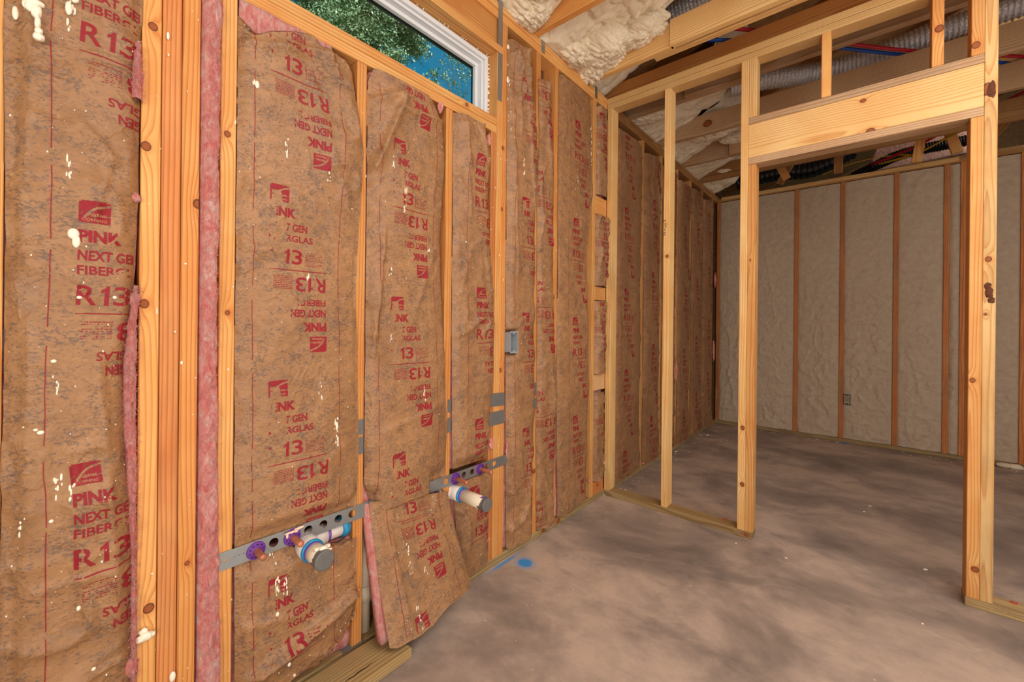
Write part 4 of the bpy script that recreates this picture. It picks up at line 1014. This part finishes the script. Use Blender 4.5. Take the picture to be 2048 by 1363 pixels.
foambay(3.0, 3.588, .62, PT + .03, 6); foambay(3.63, 4.203, .72, PT + .03, 7, amp=.04); foambay(4.245, 4.798, .86, PT + .03, 8, amp=.035); foambay(4.84, 5.42, 1.0, PT + .03, 9)
PENDING = []
for (x, y, z, rx, ry, rz, s) in ((3.75, .95, PT + .10, .10, .16, .06, 21), (4.30, .98, PT + .08, .05, .13, .05, 22), (4.12, .80, PT + .13, .07, .12, .04, 23), (4.86, 1.1, PT + .09, .05, .12, .05, 24), (3.1, 1.2, PT + .06, .08, .12, .05, 25)):
    PENDING.append(((x, y + .05, z - .01), (rx * 1.1, ry * 1.3, rz), s))
pw = slab('fiberglass', ((2.50, 1.12, 2.86), (2.52, .98, 2.87), (2.53, .98, 2.93), (2.50, 1.14, 2.93), (.03, 0, 0)), None, seed=3, n=(8, 6))
tag(pw, 'scrap of pink fiberglass wedged above the partition top plate', 'insulation')

def foam_mass(c, r, seed):
    bm = bmesh.new(); bmesh.ops.create_icosphere(bm, subdivisions=6, radius=1)
    P = np.array([v.co[:] for v in bm.verts]); x, y, z = P.T
    d = .16 * (fbm(x * 1.5 + z, y * 1.5 - z, seed) - .5)
    for k, (f, a) in enumerate(((2.6, .30), (6.5, .17), (14, .09))): d = d + a * np.sqrt(billow(x * f + z * f * .7, y * f - z * f * .7, seed + k))
    P = P * (.78 + d)[:, None] * np.array(r) + np.array(c)
    for v, p in zip(bm.verts, P): v.co = p
    return tag(link('spray_foam', bm_me(bm, smooth=True), FOAM, ceil), kind='stuff')
foam_mass((2.30, 1.33, PT + .055), (.085, .10, .075), 3); foam_mass((2.22, 1.20, PT + .10), (.13, .16, .09), 5); foam_mass((2.335, 1.22, PT + .095), (.055, .10, .075), 6)
foam_mass((2.10, 1.33, PT + .06), (.13, .10, .07), 7); foam_mass((2.29, 1.02, PT + .14), (.09, .16, .07), 8)
foam_mass((1.66, 1.33, PT + .055), (.12, .10, .07), 9); foam_mass((1.55, 1.20, PT + .10), (.16, .14, .08), 10); foam_mass((1.73, 1.385, PT + .022), (.028, .03, .03), 11)
for a_, b_, c_ in PENDING: foam_mass(a_, b_, c_)
# attic truss webs above the back room
for k, (p0, p1) in enumerate((((5.15, .62, 2.72), (5.15, .80, 3.12)), ((5.20, .20, 2.70), (5.20, .20, 3.25)), ((5.30, -.36, 2.70), (5.30, -.44, 3.3)), ((5.5, -.75, 2.72), (5.5, -1.15, 3.3)), ((5.3, -.62, 2.72), (5.3, -.50, 3.2)), ((5.6, .75, 2.8), (5.6, .45, 3.4)))):
    beam('truss_web', p0, p1, .038, .07, 'brown' if k % 2 else 'orange', ceil)
board('truss_chord', 6.0, 6.04, -3.2, 1.4, 2.80, 2.89, 'y', 'brown', ceil); board('truss_chord', 6.6, 6.64, -3.2, 1.4, 2.80, 2.89, 'y', 'brown', ceil)
AX = lambda px, py: (6.3, *onX(px, py, 6.3))
pk = slab('attic_insulation', (AX(1728, 350), AX(1935, 305), AX(1935, 262), AX(1755, 284), (.06, 0, 0)), None, seed=13, lump=.02, n=(24, 12), mat=foam_mat('attic_pink', srgb(226, 180, 160), srgb(206, 152, 136), 20, .01))
tag(pk, 'pale pink insulation glimpsed in the attic above the end wall', 'insulation')

# ---------------------------------------------------------------- plumbing straps
def strap(name, x0, x1, z0, z1, holes, y=D - .0016, mat=GALV, vertical=False):
    cu = bpy.data.curves.new('s', 'CURVE'); cu.dimensions = '2D'; cu.fill_mode = 'BOTH'; cu.extrude = .0006
    def poly(pts):
        s = cu.splines.new('POLY'); s.points.add(len(pts) - 1); s.use_cyclic_u = True
        for p, q in zip(s.points, pts): p.co = (q[0], q[1], 0, 1)
    poly([(x0, z0), (x1, z0), (x1, z1), (x0, z1)])
    for h in holes:
        hx, hz, r = h[:3]; sx = h[3] if len(h) > 3 else 1
        poly([(hx + r * sx * math.cos(-2 * math.pi * k / 16), hz + r * math.sin(-2 * math.pi * k / 16)) for k in range(16)])
    o = bpy.data.objects.new('s', cu); COL.objects.link(o)
    me = bpy.data.meshes.new_from_object(o.evaluated_get(bpy.context.evaluated_depsgraph_get())); bpy.data.objects.remove(o)
    me.transform(Matrix(((1, 0, 0, 0), (0, 0, -1, y), (0, 1, 0, 0), (0, 0, 0, 1))))
    me.materials.clear(); return link(name, me, mat)
def hole(px, py, r, sx=1): X, z = onY(px, py); return (X, z, r, sx)
H1 = [hole(547, 1083, .0135), hole(616, 1058, .0135), hole(646, 1046, .0135), hole(676, 1036, .0135), hole(704, 1025, .0135), hole(449, 1119, .0035), hole(717, 1021, .0028)]
zc1 = .511
H1 = [(h[0], zc1, h[2], h[3]) for h in H1] + [(.352 + q, zc1, .0012) for q in (.008, .040, .052, .064, .074, .44, .45, .46, .472)] + [(q, zc1, .0011) for q in (.600, .645, .69, .735)]
s1 = strap('pipe_strap', .352, .839, .484, .5355, H1)
tag(s1, 'long galvanized plate with round holes screwed across the left studs', 'metal strap')
zc2 = .502
H2 = [hole(891, 960, .0135), hole(927, 947, .0125), hole(943.5, 941.5, .0125), hole(973.5, 930, .0135), hole(987.5, 925, .0125, 1.2)]
H2 = [(h[0], zc2, h[2], h[3]) for h in H2] + [(1.09 + q, zc2, .0013) for q in (.01, .035, .048, .06, .46)] + [(1.435, zc2, .003)]
s2 = strap('pipe_strap', 1.086, 1.576, .477, .526, H2); tag(s2, 'galvanized plate with round holes farther right, ending on the triple stud', 'metal strap')
# vertical strap on the jack stud and the short ties at the plates
zs0 = 2.272
hs = strap('hold_down_strap', 1.482, 1.512, zs0, PT + .07, [(1.490 if k % 2 else 1.503, zs0 + .02 + k * .026, .0018) for k in range(20)], D - .0016); tag(hs, 'vertical galvanized strap with nail holes beside the window head', 'metal strap')
for k, (px, py) in enumerate(((1083, 76), (1190, 172))):
    X, z = onY(px, py); t_ = strap('metal_tie', X, X + .030, z - .075, z + .003, [(X + .009, z - .02, .0018), (X + .02, z - .035, .0018), (X + .01, z - .055, .0018)], D - .0016)
    tag(t_, ('short galvanized tie on the top plate near the window strap', 'short galvanized tie on the top plate nearest the partition corner')[k], 'metal tie')

# copper stubs with purple rings
def stub(X, z, ln, label, foam=False):
    t = empty('copper_stub', (X, D, z), label, 'pipe', 'copper stubs through the plates')
    pth = [(X, D + .06, z), (X, D - ln + .006, z), (X, D - ln + .0015, z), (X, D - ln, z)]
    tube('pipe', pth, [.0098, .0098, .0086, .003], COPPER, t, 18)
    n = 40; v = []; f = []
    for k in range(n):
        a = 2 * math.pi * k / n; rr = .0255 + (.0009 if k % 2 else 0)
        v += [(X + rr * math.cos(a), D - .0025, z + rr * math.sin(a)), (X + rr * .94 * math.cos(a), D - .0065, z + rr * .94 * math.sin(a)), (X + .0115 * math.cos(a), D - .0085, z + .0115 * math.sin(a)), (X + .0092 * math.cos(a), D - .0100, z + .0092 * math.sin(a))]
    for k in range(n):
        for j in range(3): a = k * 4 + j; b = ((k + 1) % n) * 4 + j; f.append((a, b, b + 1, a + 1))
    rg = link('insulator_ring', mesh_from('ring', v, f, False), RING, t); rg['label'] = 'purple plastic ring'
    bm = bmesh.new()
    for k in range(10):
        a = 2 * math.pi * k / 10 + .2; add_box(bm, X + .0185 * math.cos(a) - .0022, X + .0185 * math.cos(a) + .0022, D - .0095, D - .006, z + .0185 * math.sin(a) - .0012, z + .0185 * math.sin(a) + .0012)
    link('ring_slots', bm_me(bm), BLKG, t)
    if foam: lump('foam_smear', [(X - .004, D - .013, z + .021), (X + .008, D - .012, z + .018), (X - .018, D - .010, z + .012), (X + .018, D - .009, z + .024), (X - .014, D - .010, z + .020)], [(.012, .004, .0035), (.006, .004, .003), (.004, .003, .008), (.016, .004, .0045), (.012, .004, .0035)], foam_mat('smear', srgb(232, 190, 170), srgb(240, 214, 190), 60, .003), t, 4)['kind'] = 'stuff'
stub(onY(511.6, 1097)[0], zc1 - .004, .064, 'leftmost copper pipe stub in a purple ring, left plate'); stub(onY(584, 1071)[0], zc1 - .004, .070, 'copper pipe stub smeared with foam, directly left of the taped drain stub', True)
stub(onY(910, 954)[0], zc2 - .002, .080, 'copper pipe stub above the far drain stub, right plate'); stub(onY(959.6, 937)[0], zc2, .080, 'rightmost copper pipe stub in a purple ring')

# drain stubs
def drain(X, z, xfrom, yend, label, r=.0285, blob=False, teal=True, Yc=D + .034):
    t = empty('drain_pipe', (X, D, z), label, 'pipe')
    tube('pipe', [(xfrom, Yc, z), (X + .03, Yc, z)], r, PVCW, t, 28)
    el = []; R = .045
    for k in range(9):
        a = math.pi / 2 * k / 8; el.append((X + R - R * math.sin(a) , Yc - R + R * math.cos(a), z))
    el = [(X + R + .03 * (1 if xfrom > X else 1), Yc, z)] + el + [(X, Yc - R - .034, z)]
    if xfrom < X: el = [(2 * X - a, b, c) for a, b, c in el]
    tube('elbow', el, [r + .006] * len(el), PVCW, t, 28)
    y1 = Yc - R - .034
    tube('pipe', [(X, y1 + .01, z), (X, yend, z)], r, PVC, t, 28)
    c = tube('cement_ring', [(X, y1 + .002, z), (X, y1 - .004, z), (X, y1 - .005, z)], [r + .0068, r + .0068, r + .001], CEMENT, t, 28); c['label'] = 'blue cement ring'
    c = tube('primer_band', [(X, y1 - .004, z), (X, y1 - .016, z)], [r + .0007] * 2, PRIMER, t, 28); c['label'] = 'purple primer band'
    # taped end
    n = 28; v = []; f = []
    for k in range(n):
        a = 2 * math.pi * k / n; jag = .016 + .006 * random.random() + (.014 if math.sin(a) < -.2 else 0)
        for q, (yy, rr) in enumerate(((yend + jag, r + .0013), (yend - .001, r + .0018), (yend - .003, r * .93), (yend - .0038, r * .3))): v.append((X + rr * math.cos(a), yy, z + rr * math.sin(a)))
    for k in range(n):
        for j in range(3): a = k * 4 + j; b = ((k + 1) % n) * 4 + j; f.append((a, b, b + 1, a + 1))
    f.append(tuple(k * 4 + 3 for k in range(n)))
    tp = link('end_tape', mesh_from('tape', v, f, False), TAPE, t); tp['label'] = 'grey tape wrapped over the pipe end'
    return t
d1 = drain(.593, .462, .75, 1.238, 'near drain stub with elbow, grey taped end and a foam blob, below the left plate')
c = tube('cement_ring', [(.722, D + .034, .462), (.746, D + .034, .462)], .0345, CEMENT, d1, 28); c['label'] = 'teal cement collar'
c = tube('primer_band', [(.668, D + .034, .462), (.680, D + .034, .462)], .0292, PRIMER, d1, 28)
lump('foam_blob', [(.596, 1.255, .492), (.612, 1.262, .490), (.585, 1.268, .490), (.604, 1.246, .484)], [(.014, .010, .007), (.010, .010, .006), (.012, .010, .005), (.016, .006, .006)], DRIP, d1, 6)
d2 = drain(1.232, .440, 1.19, 1.168, 'far drain stub with elbow and grey taped end beside the triple stud', r=.0265)
c = link('label_patch', bm_me(box_bm(1.232 - .012, 1.232 + .012, 1.180, 1.198, .440 + .0262, .440 + .0272, .0)), PRIMER, d2)
vp = empty('vent_pipe', (.828, D + .045, .04), 'cream vertical waste pipe half hidden beside the hanging batt piece', 'pipe')
tube('pipe', [(.825, D + .048, .04), (.825, D + .048, .43)], .024, PVC, vp, 24); tube('coupling', [(.825, D + .048, .15), (.825, D + .048, .21)], .030, PVC, vp, 24)

# tape on studs
def tape(label, x0, x1, z0, z1, y=D - .0012, sh=0.0):
    v = []; f = []; n = max(6, int((x1 - x0) / .004)); rr = random.Random(int(x0 * 999 + z0 * 77))
    for k in range(n + 1):
        x = x0 + (x1 - x0) * k / n; j = .0035 * (k % 2) + .001 * rr.random(); s = sh * k / n
        v += [(x, y, z0 - j + s), (x, y, z1 + j + s), (x, y - .0006, z0 - j + s), (x, y - .0006, z1 + j + s)]
    for k in range(n): a = k * 4; b = a + 4; f += [(a + 2, b + 2, b + 3, a + 3), (a + 1, b + 1, b, a), (a + 3, b + 3, b + 1, a + 1), (a, b, b + 2, a + 2)]
    return tag(link('tape_strip', mesh_from('tape', v, f), TAPE), label, 'tape')
tape('upper of two grey jagged strips across the triple stud', 1.441, 1.554, .784, .843, sh=-.006); tape('lower of two grey jagged strips across the triple stud', 1.441, 1.554, .690, .751)
tape('upper grey jagged strip on the single stud right of the triple stud', 1.790, 1.835, .795, .860); tape('lower grey jagged strip on the single stud right of the triple stud', 1.790, 1.835, .722, .776)
tape('upper grey strip on the short stud left of the hanging batt', .764, .790, .785, .835); tape('lower grey strip on the short stud left of the hanging batt', .764, .790, .716, .772)
tape('upper grey strip on the short stud right of the hanging batt', 1.184, 1.203, .800, .850); tape('lower grey strip on the short stud right of the hanging batt', 1.184, 1.203, .712, .770)
fp = link('tape_strip', bm_me(box_bm(.720, .800, D - .006, D + .03, .0385, .0400, .0)), TAPE); tag(fp, 'dark grey strip lying on the floor plate behind the loose board', 'tape')

# outlet boxes
def outlet(loc, axis, w, h, dep, mat, label, wires=False):
    t = empty('outlet_box', loc, label, 'electrical box')
    x, y, z = loc; th = .003; bm = bmesh.new()
    def B(a0, a1, d0, d1, z0, z1):
        if axis == 'y': add_box(bm, x + a0, x + a1, y + d0, y + d1, z + z0, z + z1)
        else: add_box(bm, x + d0, x + d1, y + a0, y + a1, z + z0, z + z1)
    B(0, th, 0, dep, 0, h); B(w - th, w, 0, dep, 0, h); B(th, w - th, 0, dep, 0, th); B(th, w - th, 0, dep, h - th, h); B(th, w - th, dep - th, dep, th, h - th)
    B(w * .4, w * .6, 0, .01, h - .012, h - th); B(w * .4, w * .6, 0, .01, th, .012)
    link('housing', bm_me(bm), mat, t)
    bm = bmesh.new()
    B(-.004, w + .001, -.001, .004, h, h + .004)
    link('rim', bm_me(bm), mat, t)
    bm = bmesh.new(); B(-.004, w + .001, -.001, .004, -.004, 0); link('rim', bm_me(bm), mat, t)
    if wires:
        for k in range(3):
            q = [(x + .01, y + w * (.3 + .2 * k), z + h * .85), (x - .004, y + w * (.25 + .2 * k), z + h * .5), (x + .012, y + w * (.4 + .15 * k), z + h * .3)]
            tube('wire', spline_pts(q, 5), .0018, (GREYP, YEL, GREYP)[k], t, 6)
    else:
        tube('nail', [(x - .018, y + .002, z + .002), (x + .004, y + .004, z - .001)], .0014, BLKG, t, 6); tube('nail', [(x - .016, y + .001, z - .004), (x + .004, y + .004, z - .001)], .0012, BLKG, t, 6)
        tube('screw', [(x + w * .5, y - .002, z + h - .010), (x + w * .5, y + .012, z + h - .010)], .003, GALV, t, 8)
    return t
outlet((1.560, D - .034, 1.040), 'y', .056, .100, .048, GREYP, 'grey plastic single outlet box on the right side of the triple stud')
outlet((U2 - .012, .093, .392), 'x', .056, .098, .040, DARKP, 'dark outlet box with loose wires in the foamed end wall', True)

# ---------------------------------------------------------------- board on the floor
t = empty('floor_board', (.2, 1.28, 0), 'short thick treated board lying on the floor against the wall below the pipes', 'board')
bm = box_bm(-.35, .895, 1.206, 1.352, .0005, .038, 0)
for v_ in bm.verts:
    if v_.co.x > .8 and v_.co.y > 1.3: v_.co.x -= .012
bmesh.ops.bevel(bm, geom=[e_ for e_ in bm.edges], offset=.004, segments=2, affect='EDGES')
me = bm_me(bm); c = Vector((.27, 1.279, .019)); R = Matrix(((0, 0, 1), (1, 0, 0), (0, 1, 0)))
me.transform(R.transposed().to_4x4() @ Matrix.Translation(-c))
link('plank', me, WM('treated', [], .1), t, loc=c, rot=R.to_euler())
v = []; f = []
p0 = onZ(690, 1363, .0385); p1 = onZ(757, 1316, .0385)
for k in range(9):
    q = k / 8; x = p0[0] * (1 - q) + p1[0] * q; y = p0[1] * (1 - q) + p1[1] * q + .002 * math.sin(k * 2.3); w = .0022 * math.sin(math.pi * min(1, q + .12)) + .0003
    v += [(x, y - w, .0386), (x, y + w, .0386)]
for k in range(8): a = 2 * k; f.append((a, a + 2, a + 3, a + 1))
sp_ = link('split', mesh_from('split', v, f), MARK, t); sp_['label'] = 'dark lengthwise split'

# ---------------------------------------------------------------- red caps, crumbs
for k, (px, py, lab) in enumerate(((1271, 982, 'red nail cap on the partition plate nearest the corner'), (1450, 1038.5, 'red nail cap on the partition plate just left of the doorway'), (2028, 1205, 'red nail cap on the partition plate right of the doorway'))):
    if k == 0: x, y = onZ(1265, 986, .0); zz = .0
    else: x, y = onZ(px, py, .038); zz = .038
    t = empty('nail_cap', (x, y, zz), lab, 'nail cap')
    tube('disc', [(x, y, zz + .0005), (x, y, zz + .003)], .011, CAPO, t, 14); tube('nail_head', [(x, y, zz + .003), (x, y, zz + .006)], .004, GALV, t, 10)
bm = bmesh.new(); rr = random.Random(4)
def crumb(x, y, r, z=0.0): bmesh.ops.create_icosphere(bm, subdivisions=1, radius=r, matrix=Matrix.Translation((x, y, z + r * .4)) @ Matrix.Rotation(rr.random() * 3, 4, 'Z') @ Matrix.Diagonal((1 + rr.random() * 1.2, 1, .6, 1)))
for px, py, r in ((1241, 977, .006), (1250, 980, .008), (1232, 978, .005), (1278, 992, .005), (1287, 994, .005), (1208, 989, .005), (1214, 987, .005), (1210, 986, .006), (1352, 903, .008), (1472, 1086, .004), (1572, 1116, .005), (1851, 1139, .006), (1728, 1023, .006), (1740, 1012, .005), (1845, 1247, .004), (1500, 1075, .004), (1350, 1030, .004), (1280, 1010, .004), (1415, 870, .010), (1500, 872, .008), (1020, 1090, .003), (970, 1240, .002)):
    x, y = onZ(px, py); crumb(x, y, r)
for k in range(170): crumb(.3 + 4.9 * rr.random(), 1.33 - 2.6 * rr.random() ** 1.6, .0007 + .0011 * rr.random())
for k in range(90): crumb(2.65 + 2.7 * rr.random(), 1.34 - .35 * rr.random() ** 2, .0012 + .002 * rr.random())
for k in range(60): crumb(5.40 - .1 * rr.random() ** 2, 1.3 - 2.4 * rr.random(), .002 + .0025 * rr.random())
tag(link('foam_crumbs', bm_me(bm), DRIP), 'tiny cream foam crumbs scattered over the concrete floor', 'debris', kind='stuff')
# splatter on studs of the left wall
bm = bmesh.new()
for k in range(260):
    a, b = STUDS[rr.randrange(len(STUDS))]; x = a + (b - a) * rr.random(); z = .06 + 2.0 * rr.random(); r = .0008 + .0016 * rr.random() ** 2
    bmesh.ops.create_icosphere(bm, subdivisions=1, radius=1, matrix=Matrix.Translation((x, D - .0005, z)) @ Matrix.Diagonal((r, r * .6, r * (1 + 3 * rr.random() ** 3), 1)))
for px, py, r, el in ((336, 72, .0035, 3), (371, 527, .003, 1), (363, 725, .003, 1.6), (314, 622, .0016, 6), (337, 110, .002, 2), (391, 755, .002, 1), (304, 1146, .003, .7), (350, 663, .0025, 1), (345, 1352, .007, 2.0), (1015, 130, .004, 3)):
    X, z = onY(px, py); bmesh.ops.create_icosphere(bm, subdivisions=2, radius=1, matrix=Matrix.Translation((X, D - .001, z)) @ Matrix.Diagonal((r, r * .6, r * el, 1)))
tag(link('foam_splatter', bm_me(bm, smooth=True), DRIP, wl), kind='stuff')

# ---------------------------------------------------------------- ducts, pipes and cables overhead
def duct(pts, r, label, mat=FOIL, pitch=.022, n=22, dr=.0055):
    P = spline_pts(pts, 10); L = [0]
    for a, b in zip(P, P[1:]): L.append(L[-1] + (b - a).length)
    tot = L[-1]; m = int(tot / pitch * 5); out = []; rad = []
    for k in range(m + 1):
        s = tot * k / m; i = max(0, min(len(P) - 2, int(np.searchsorted(L, s)) - 1)); q = (s - L[i]) / max(1e-9, L[i + 1] - L[i])
        out.append(P[i] * (1 - q) + P[i + 1] * q); rad.append(r + dr * math.sin(2 * math.pi * s / pitch) + .002 * random.random())
    o = tube('flexible_duct', out, rad, mat, None, n); return tag(o, label, 'duct')
duct([(2.52, 1.32, 2.99), (2.55, 1.1, 3.02), (2.56, .8, 3.06), (2.58, .3, 3.1), (2.6, -.6, 3.12)], .085, 'silver flexible duct above the doubled ceiling joist near the foam', pitch=.02)
duct([(3.52, .80, 3.02), (3.60, .55, 3.03), (3.72, .28, 3.03), (3.74, 0, 3.03), (3.72, -.4, 3.05), (3.7, -1.2, 3.06), (3.7, -2.4, 3.1)], .066, 'silver corrugated duct lying on the joists above the doorway header', pitch=.024)
duct([(4.55, -.3, 2.99), (4.5, -.8, 2.98), (4.55, -1.3, 3.0), (4.6, -2.4, 3.0)], .07, 'silver duct above the joists at the upper right corner')
duct([(6.0, .1, 2.86), (5.95, -.1, 2.93), (6.0, -.35, 3.02), (6.1, -.9, 3.06)], .05, 'black flexible hose curving through the attic above the end wall', BLACKD)
duct([(5.7, 1.2, 2.95), (5.7, .8, 2.98), (5.75, .45, 2.96), (5.8, .1, 3.1)], .09, 'dark wrapped duct in the attic left of the pink insulation', BLACKD, pitch=.05)
def line3(label, name, pts, r, mat, cat): o = tube(name, spline_pts(pts, 6), r, mat, None, 10); return tag(o, label, cat)
line3('red water pipe crossing diagonally over the joists', 'water_pipe', [(1.95, 1.32, 2.96), (2.33, .985, 2.95), (2.83, .47, 2.935), (3.6, -.20, 2.932), (4.6, -1.2, 2.96)], .011, PEXR, 'pipe')
line3('blue water pipe crossing diagonally beside the red one', 'water_pipe', [(2.45, 1.1, 2.945), (2.78, .64, 2.93), (3.2, .22, 2.935), (3.62, -.15, 2.94), (4.6, -1.1, 2.94)], .011, PEXB, 'pipe')
line3('dark red pipe in the attic beside the right jack stud', 'water_pipe', [(5.0, -.95, 3.02), (5.15, -.62, 2.93), (5.35, -.35, 2.86), (5.6, -.05, 2.84)], .012, PEXR, 'pipe')
line3('blue pipe overhead at the right edge of the picture', 'water_pipe', [(3.95, -.55, 2.96), (4.0, -1.0, 2.97), (4.05, -1.6, 2.98)], .011, PEXB, 'pipe')
for k, dy in enumerate((0, .03, .06)):
    line3(('yellow cable in the attic, uppermost of the bundle near the right jack', 'yellow cable in the attic, middle of the bundle near the right jack', 'yellow cable in the attic, lowest of the bundle near the right jack')[k], 'cable', [(5.0, -.90 + dy, 2.96 - dy), (5.2, -.60 + dy, 2.88 - dy * .8), (5.35, -.42 + dy, 2.82 - dy * .5), (5.5, -.1, 2.80)], .005, YEL, 'cable')
line3('thin yellow cable arching across the attic in front of the pink insulation', 'cable', [(5.5, .35, 2.80), (5.5, .10, 2.86), (5.5, -.15, 2.87), (5.5, -.4, 2.83)], .004, YEL, 'cable')
line3('yellow cable hanging straight down between joists left of the doorway', 'cable', [(2.75, .70, 3.4), (2.75, .70, 3.1), (2.752, .70, 2.90)], .004, YEL, 'cable')
line3('slanted yellow cable at the upper right corner', 'cable', [(3.9, -.66, 3.02), (3.7, -.70, 3.08), (3.5, -.72, 3.16)], .004, YEL, 'cable')

# ---------------------------------------------------------------- plain walls behind the camera, each with a wide opening
def shell(name, plane, pos, segs):
    """segs: (from, to, z0, z1); z1 None runs up to the roof slope"""
    bm = bmesh.new()
    for (s0, s1, z0, z1) in segs:
        r0 = len(bm.verts)
        if plane == 'x': add_box(bm, pos, pos + .02, s0, s1, z0, z1 or 9)
        else: add_box(bm, s0, s1, pos, pos + .02, z0, z1 or 9)
        if z1 is None:
            for v in list(bm.verts)[r0:]:
                if v.co.z > 8.9: v.co.z = zr(v.co.y) - .001
    tag(link(name, bm_me(bm), OSB), kind='structure')
shell('wall_rear', 'x', -3.15, ((-4.2, -2.6, 0, 2.5), (.2, 1.46, 0, 2.5), (-4.2, 1.46, 2.5, None)))
shell('wall_right', 'y', -4.2, ((-3.15, -.5, 0, 2.4), (2.4, 8.0, 0, 2.4), (-3.15, 8.0, 2.4, None)))
shell('wall_far', 'x', 8.0, ((-4.2, 1.9, 0, None),))
bm = bmesh.new(); add_box(bm, -3.2, 8.0, 1.47, 1.49, 2.74, 2.97); tag(link('trim_1', bm_me(bm), OSBD), kind='structure')

# ---------------------------------------------------------------- outside: ground and trees
g = link('ground', bm_me(box_bm(-60, 60, 1.8, 90, -.5, -.15, 0)), simple('grass_ground', srgb(96, 110, 60), .9, nscale=3)); tag(g, kind='structure')
def tree(label, px0, py0, spots, Y, hgt, seed, lsz=.035, name='tree', n=900):
    """trunk from the ground, branches to crown centres; leaves scattered round each centre"""
    rr = np.random.RandomState(seed); t = empty(name, (onY(px0, py0, Y)[0], Y, -.15), label, 'tree')
    bx = onY(px0, py0, Y)[0]; tr = [(bx, Y, -.15), (bx + .1, Y + .05, hgt * .5), (bx + .05, Y, hgt)]
    link('trunk', tube_mesh(spline_pts(tr, 6), list(np.linspace(.12, .035, 13)), 10), TRUNK, t)
    V = []; F = []; bv = []
    for (px, py, sp, cnt) in spots:
        dY = rr.uniform(-.5, .5); X, z = onY(px, py, Y + dY); c = np.array([X, Y + dY, z])
        h0 = min(hgt, max(1.5, z - rr.uniform(.4, 1.2))); q = h0 / hgt
        a = Vector((bx + .08, Y, h0)); 
        link('branch', tube_mesh(spline_pts([a, (a + Vector(c)) / 2 + Vector((0, 0, .12)), Vector(c)], 5), list(np.linspace(.022, .004, 11)), 6), TRUNK, t)
        for k in range(cnt):
            p = c + rr.normal(size=3) * sp * (1, 1, .8); d = rr.normal(size=3); d /= np.linalg.norm(d); s = np.cross(d, rr.normal(size=3)); s /= np.linalg.norm(s)
            L = lsz * (.6 + .8 * rr.rand()); w = L * .28; m = p + d * L * .5; b = len(V); nn = np.cross(d, s) * w * .3
            V += [p, m + s * w + nn, p + d * L, m - s * w + nn]; F += [(b, b + 1, b + 2), (b, b + 2, b + 3)]
    tag(link('foliage', mesh_from('foliage', V, F), LEAF, t), kind='stuff')
    return t
sp1 = [(620 + 22 * i + 6 * ((i * 7) % 3), 6 + 15 * j + 5 * ((i + j) % 2), .16, 420) for i in range(10) for j in range(5) if 12 * j < 5 + 8 * i * .9 + 30 and 6 + 15 * j < 78 and 12 * j * 1.0 < 40 + 5 * i]
sp1 += [(x, y, .13, 420) for x, y in ((560, -30), (620, -40), (680, -40), (740, -30), (800, -10), (700, 70), (740, 95), (770, 110), (790, 118), (815, 88), (835, 96), (780, 60), (800, 40), (720, 60), (660, 40), (700, 30), (745, 50), (640, 20))]
sp1 += [(x, y, .3, 500) for x, y in ((480, -60), (400, -120), (330, -60), (560, -140), (660, -150), (760, -120), (250, -160), (420, 40), (520, 60), (600, 120))]
tree('big leafy tree filling the left part of the window view', 690, 200, [(a, b, c, int(d * 1.5)) for a, b, c, d in sp1], 7.5, 6.5, 3, .060)
tree('slender tree seen at the right end of the window', 925, 230, [(900, 110, .09, 90), (915, 128, .11, 110), (932, 150, .11, 100), (890, 150, .08, 60), (908, 165, .07, 50), (885, 125, .05, 30), (925, 185, .07, 30), (898, 185, .05, 16)], 8.5, 6.0, 5, .055)
tree('bare-branched tree between the other two in the window', 870, 230, [(868, 148, .05, 60), (866, 165, .05, 60), (884, 155, .03, 8), (850, 150, .03, 10), (876, 172, .04, 30)], 9.0, 5.2, 7, .07)
